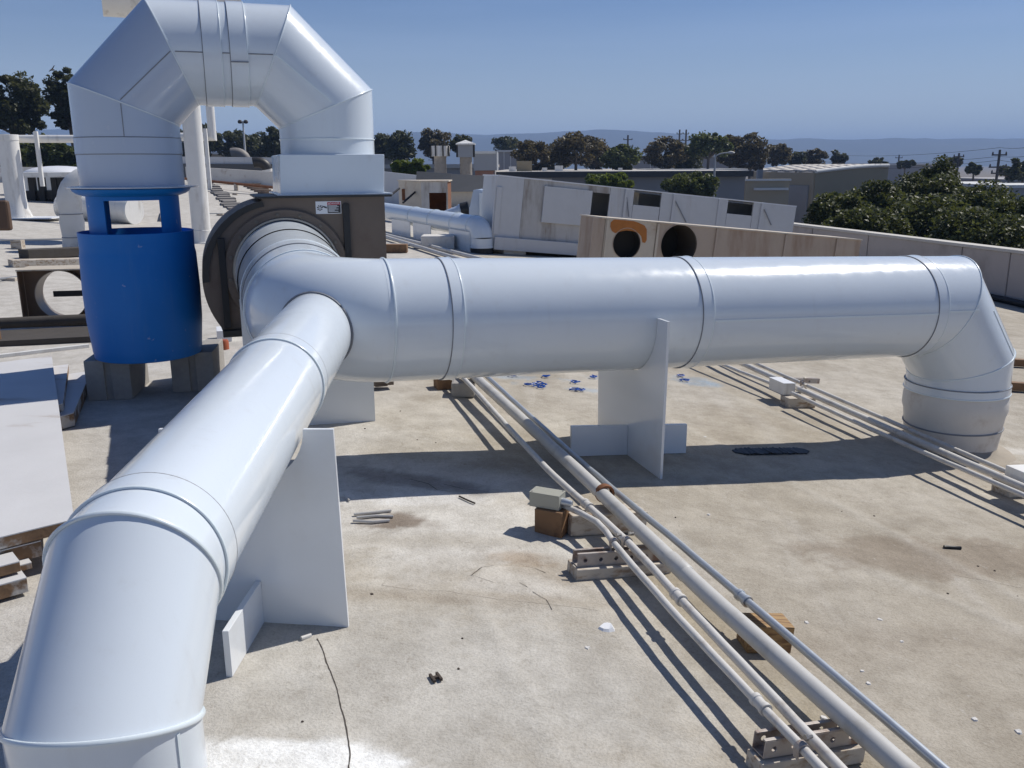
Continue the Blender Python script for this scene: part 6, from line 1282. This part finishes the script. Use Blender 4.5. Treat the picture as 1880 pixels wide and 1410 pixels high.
for (u, vt, w_, y, vcb, lab) in ((1116, 316, 100, 58, 356, 'bright green round tree above the middle of the white casing'), (1272, 315, 112, 56, 372, 'darker green round tree behind the casing beside the street lamp'), (752, 291, 74, 56, 320, 'yellow-green tree left of the panelled stack')):
    k_ += 1; tree(lab, u, vt, w_, y, LF_GREEN if u != 1272 else LF_OLIVE, vcb, 60, 9000, .13, 'round green trees', seed=k_)
for (u, vt, w_, y, vcb, lab) in ((1612, 290, 40, 150, 306, 'small grey tree above the right end of the arched roof'), (1663, 292, 40, 150, 310, 'small dark tree left of the middle utility pole'), (1752, 286, 34, 140, 306, 'dark tree beside the middle utility pole'), (1790, 296, 40, 110, 320, 'pointed dark tree left of the nearest utility pole'), (1858, 286, 52, 100, 330, 'dark pointed tree at the right edge'), (1882, 292, 46, 105, 330, 'dark tree cut by the right edge')):
    k_ += 1; tree(lab, u, vt, w_, y, LF_DARK, vcb, 26, 2200, .24, 'small far trees at the right', seed=k_, shape='cone' if u in (1790, 1858) else 'round')
for (u, vt, w_, y, vcb, lab) in ((1548, 352, 120, 27, 470, 'glossy dark shrub mass at its left end above the parapet'), (1610, 330, 120, 29, 470, 'glossy dark shrub second from the left above the parapet'), (1668, 318, 130, 31, 470, 'tall glossy shrub in the middle above the parapet'), (1725, 288, 70, 33, 380, 'slender leafy top rising over the middle of the shrub mass'), (1745, 318, 140, 30, 480, 'glossy shrub right of the middle above the parapet'), (1815, 336, 140, 27, 490, 'glossy shrub under the nearest utility pole'), (1880, 352, 150, 25, 500, 'glossy shrub cut by the right edge'), (1690, 360, 190, 26, 500, 'lower glossy shrub directly behind the parapet, middle'), (1800, 385, 190, 23.5, 520, 'lower glossy shrub directly behind the parapet, right'), (1590, 385, 160, 25, 490, 'lower glossy shrub directly behind the parapet, left')):
    k_ += 1; tree(lab, u, vt, w_, y, LF_GLOSS, vcb, 100, 21000 if w_ > 80 else 6500, .070, 'glossy shrubs beyond the parapet', seed=k_, name='shrub', cat='shrub')

# ------------------------------------------------------------------ lamps, poles, wires
M_POLE = plain('pole_wood', (.07, .06, .055), .9); M_LAMPP = plain('lamp_pole', (.42, .42, .42), .5, metal=.3)
yL = 55; a, b_ = at_y(1309.5, 362, yL), at_y(1313, 290, yL); t = thing('street_lamp', 'pale curved-arm street lamp beside the round green tree', 'street lamp', (a.x, yL, GZ))
mesh_obj('pole', MB().tube([Vector((a.x, yL, GZ)), Vector((a.x, yL, b_.z))], [.11, .06], 8), M_LAMPP, t, smooth=60)
arm = [Vector((a.x, yL, b_.z)) + Vector((.75 * (1 - cos(x)), 0, .30 * sin(x))) for x in [pi / 2 * k / 6 for k in range(7)]]; mesh_obj('arm', MB().tube(arm, .04, 6), M_LAMPP, t, smooth=60)
mesh_obj('lamp_head', MB().tube([arm[-1], arm[-1] + Vector((.18, 0, .01)), arm[-1] + Vector((.40, 0, -.02))], [.05, .10, .05], 10), M_LAMPP, t, smooth=60)
yL = 75; a, b_ = at_y(452, 305, yL), at_y(452, 224, yL); t = thing('double_lamp', 'white pole with two dark round lamp heads under the arch', 'street lamp', (a.x, yL, GZ))
mesh_obj('pole', MB().tube([Vector((a.x, yL, GZ)), Vector((a.x, yL, b_.z))], [.13, .07], 8), M_TRIM, t, smooth=60); mesh_obj('cross_arm', MB().tube([Vector((a.x - .22, yL, b_.z)), Vector((a.x + .22, yL, b_.z + .04))], .04, 6), M_POLE, t)
for sx_ in (-1, 1): mesh_obj('lamp_head', MB().lathe(Vector((a.x + sx_ * .24, yL, b_.z + .02)), [(0, -.16), (.15, -.12), (.19, 0), (.12, .13), (0, .16)], 12), M_POLE, t, smooth=60)
def pole(label, u, vt, y, arms, wid=.16, lean=0.0):
    p = at_y(u, vt, y); t = thing('utility_pole', label, 'utility pole', (p.x, y, GZ), 'utility poles'); B = Vector((p.x, y, GZ)); T = Vector((p.x + lean, y, p.z)); mesh_obj('post', MB().tube([B, T], [wid * 1.2, wid * .8], 8), M_POLE, t, smooth=60)
    for dz, w2 in arms:
        c = B.lerp(T, 1 - dz / (T.z - GZ)); mesh_obj('cross_arm', MB().box(c, (w2, .14, .14)), M_POLE, t)
        for sx_ in (-1, 1): mesh_obj('insulator', MB().lathe(c + Vector((sx_ * w2 * .45, 0, .06)), [(.07, 0), (.09, .12), (.04, .25), (0, .27)], 6), M_POLE, t)
    return T
pole('single dark lattice-armed pole above the low rounded tree', 1153, 248, 190, ((.9, 1.9), (2.2, 2.3), (3.4, 2.0)), .22)
for u in (1248, 1260): pole('dark pole, %s of the twin poles above the sparse tree' % ('left' if u < 1255 else 'right'), u, 238, 175, ((.8, 1.1), (2.0, 1.2)), .2)
pole('short utility pole left of the leafy top at the right', 1651, 284, 210, ((.7, 1.6),), .2)
Tm = pole('utility pole in the middle of the right distance', 1761, 281, 130, ((.5, 1.5), (1.4, 1.5)), .17)
Tn = pole('nearest utility pole at the right, tallest of the row', 1836, 275, 92, ((.5, 1.5), (1.7, 1.8), (2.3, 1.2)), .15)
def wire(label, A, B, sag):
    o = mesh_obj('power_line', MB().tube([A.lerp(B, k / 16) - UP * sag * 4 * (k / 16) * (1 - k / 16) for k in range(17)], .022, 4), M_POLE); return tag(o, label, 'power line', 'power lines at the right')
for k, (v0, v1, v2) in enumerate(((275, 280, 252), (288, 287, 268), (299, 294, 288))):
    A = at_y(1440, v0, 150); Bm = at_y(1836, v1 if k else 271, 92); Cc_ = at_y(1990, v2 - 8, 60)
    wire('power line leaving the nearest pole to the left, %s of three' % ('top', 'middle', 'bottom')[k], A, Bm, .9); wire('power line leaving the nearest pole to the right, %s of three' % ('top', 'middle', 'bottom')[k], Bm, Cc_, .4)

# ------------------------------------------------------------------ hills
def hills(name, prof, y, depth, seed, mat):
    mb = MB(); n = 220; rows = []; u0, u1 = -900, 2800
    def hv(u):
        for (a, va), (b_, vb) in zip(prof[:-1], prof[1:]):
            if a <= u <= b_: k = (u - a) / (b_ - a); k = k * k * (3 - 2 * k); return va + (vb - va) * k
        return prof[0][1] if u < prof[0][0] else prof[-1][1]
    for r in range(9):
        f = r / 8; row = []
        for i in range(n + 1):
            u = u0 + (u1 - u0) * i / n; zt_ = at_y(u, hv(u) + 2.0 * noise.fractal((u * .018, seed, .5), 1, 2, 4), y).z; x = (u - 940) / F_PX * y * 1.0
            hgt = (zt_ - GZ) * sin(min(1, f) * pi / 2) ** 1.0; ridge = noise.fractal((x * .0035, f * 3, seed), 1, 2, 5) * (zt_ - GZ) * .16 * sin(f * pi)
            row.append(Vector((x * (1 - .12 * (1 - f)), y - depth * (1 - f), GZ - 1 + hgt + ridge)))
        rows.append(row)
    rows.append([p + Vector((0, depth * .5, -(p.z - GZ) - 2)) for p in rows[-1]])
    for r in rows: mb.v += r
    m = n + 1
    for i in range(len(rows) - 1):
        for k in range(n): mb.f.append((i * m + k, i * m + k + 1, (i + 1) * m + k + 1, (i + 1) * m + k))
    return structure(name, mb, mat, smooth=60)
M_HILL = plain('hill_scrub', (.060, .068, .066), .95, var=.4, scale=.004)
hills('hills', [(-900, 250), (100, 244), (190, 239), (300, 246), (420, 256), (560, 262), (700, 248), (800, 242), (900, 247), (1000, 244), (1095, 241), (1160, 243), (1215, 244), (1300, 252), (1420, 257), (1560, 257), (1680, 255), (1750, 253), (1800, 256), (1880, 262), (2800, 262)], 3000, 900, 2.0, M_HILL)

# ------------------------------------------------------------------ bird
bp = at_y(95, 128, 40.0); t = thing('bird', 'tiny dark bird flying left of the arched duct', 'bird', bp); MBD = plain('bird_dark', (.04, .035, .035), .8)
mesh_obj('body', MB().tube([bp + Vector((-.02, -.10, -.02)), bp, bp + Vector((.02, .12, .01)), bp + Vector((.03, .2, .01))], [.012, .045, .03, .008], 8), MBD, t, smooth=60)
for sx_ in (-1, 1): mesh_obj('wing', MB().hexa([bp + Vector(p) for p in ((0, -.05, 0), (sx_ * .13, -.02, .12 * sx_ + .05), (sx_ * .13, .04, .12 * sx_ + .05), (0, .07, 0), (0, -.05, .01), (sx_ * .13, -.02, .12 * sx_ + .06), (sx_ * .13, .04, .12 * sx_ + .06), (0, .07, .01))] ), MBD, t)

# ------------------------------------------------------------------ the air
hm = bpy.data.materials.new('haze_air'); hm.use_nodes = True; ht = hm.node_tree; ht.nodes.clear(); ho = ht.nodes.new('ShaderNodeOutputMaterial'); hv = ht.nodes.new('ShaderNodeVolumePrincipled')
hv.inputs['Color'].default_value = (0.42, 0.62, 1.0, 1); hv.inputs['Density'].default_value = 0.00040; hv.inputs['Anisotropy'].default_value = 0.0
ht.links.new(hv.outputs[0], ho.inputs['Volume'])
hb = mesh_obj('haze', MB().hexa([Vector(p) for p in ((-6500, -300, GZ - 3), (6500, -300, GZ - 3), (6500, 5400, GZ - 3), (-6500, 5400, GZ - 3), (-6500, -300, 135), (6500, -300, 135), (6500, 5400, 135), (-6500, 5400, 135))]), hm); hb['kind'] = 'stuff'
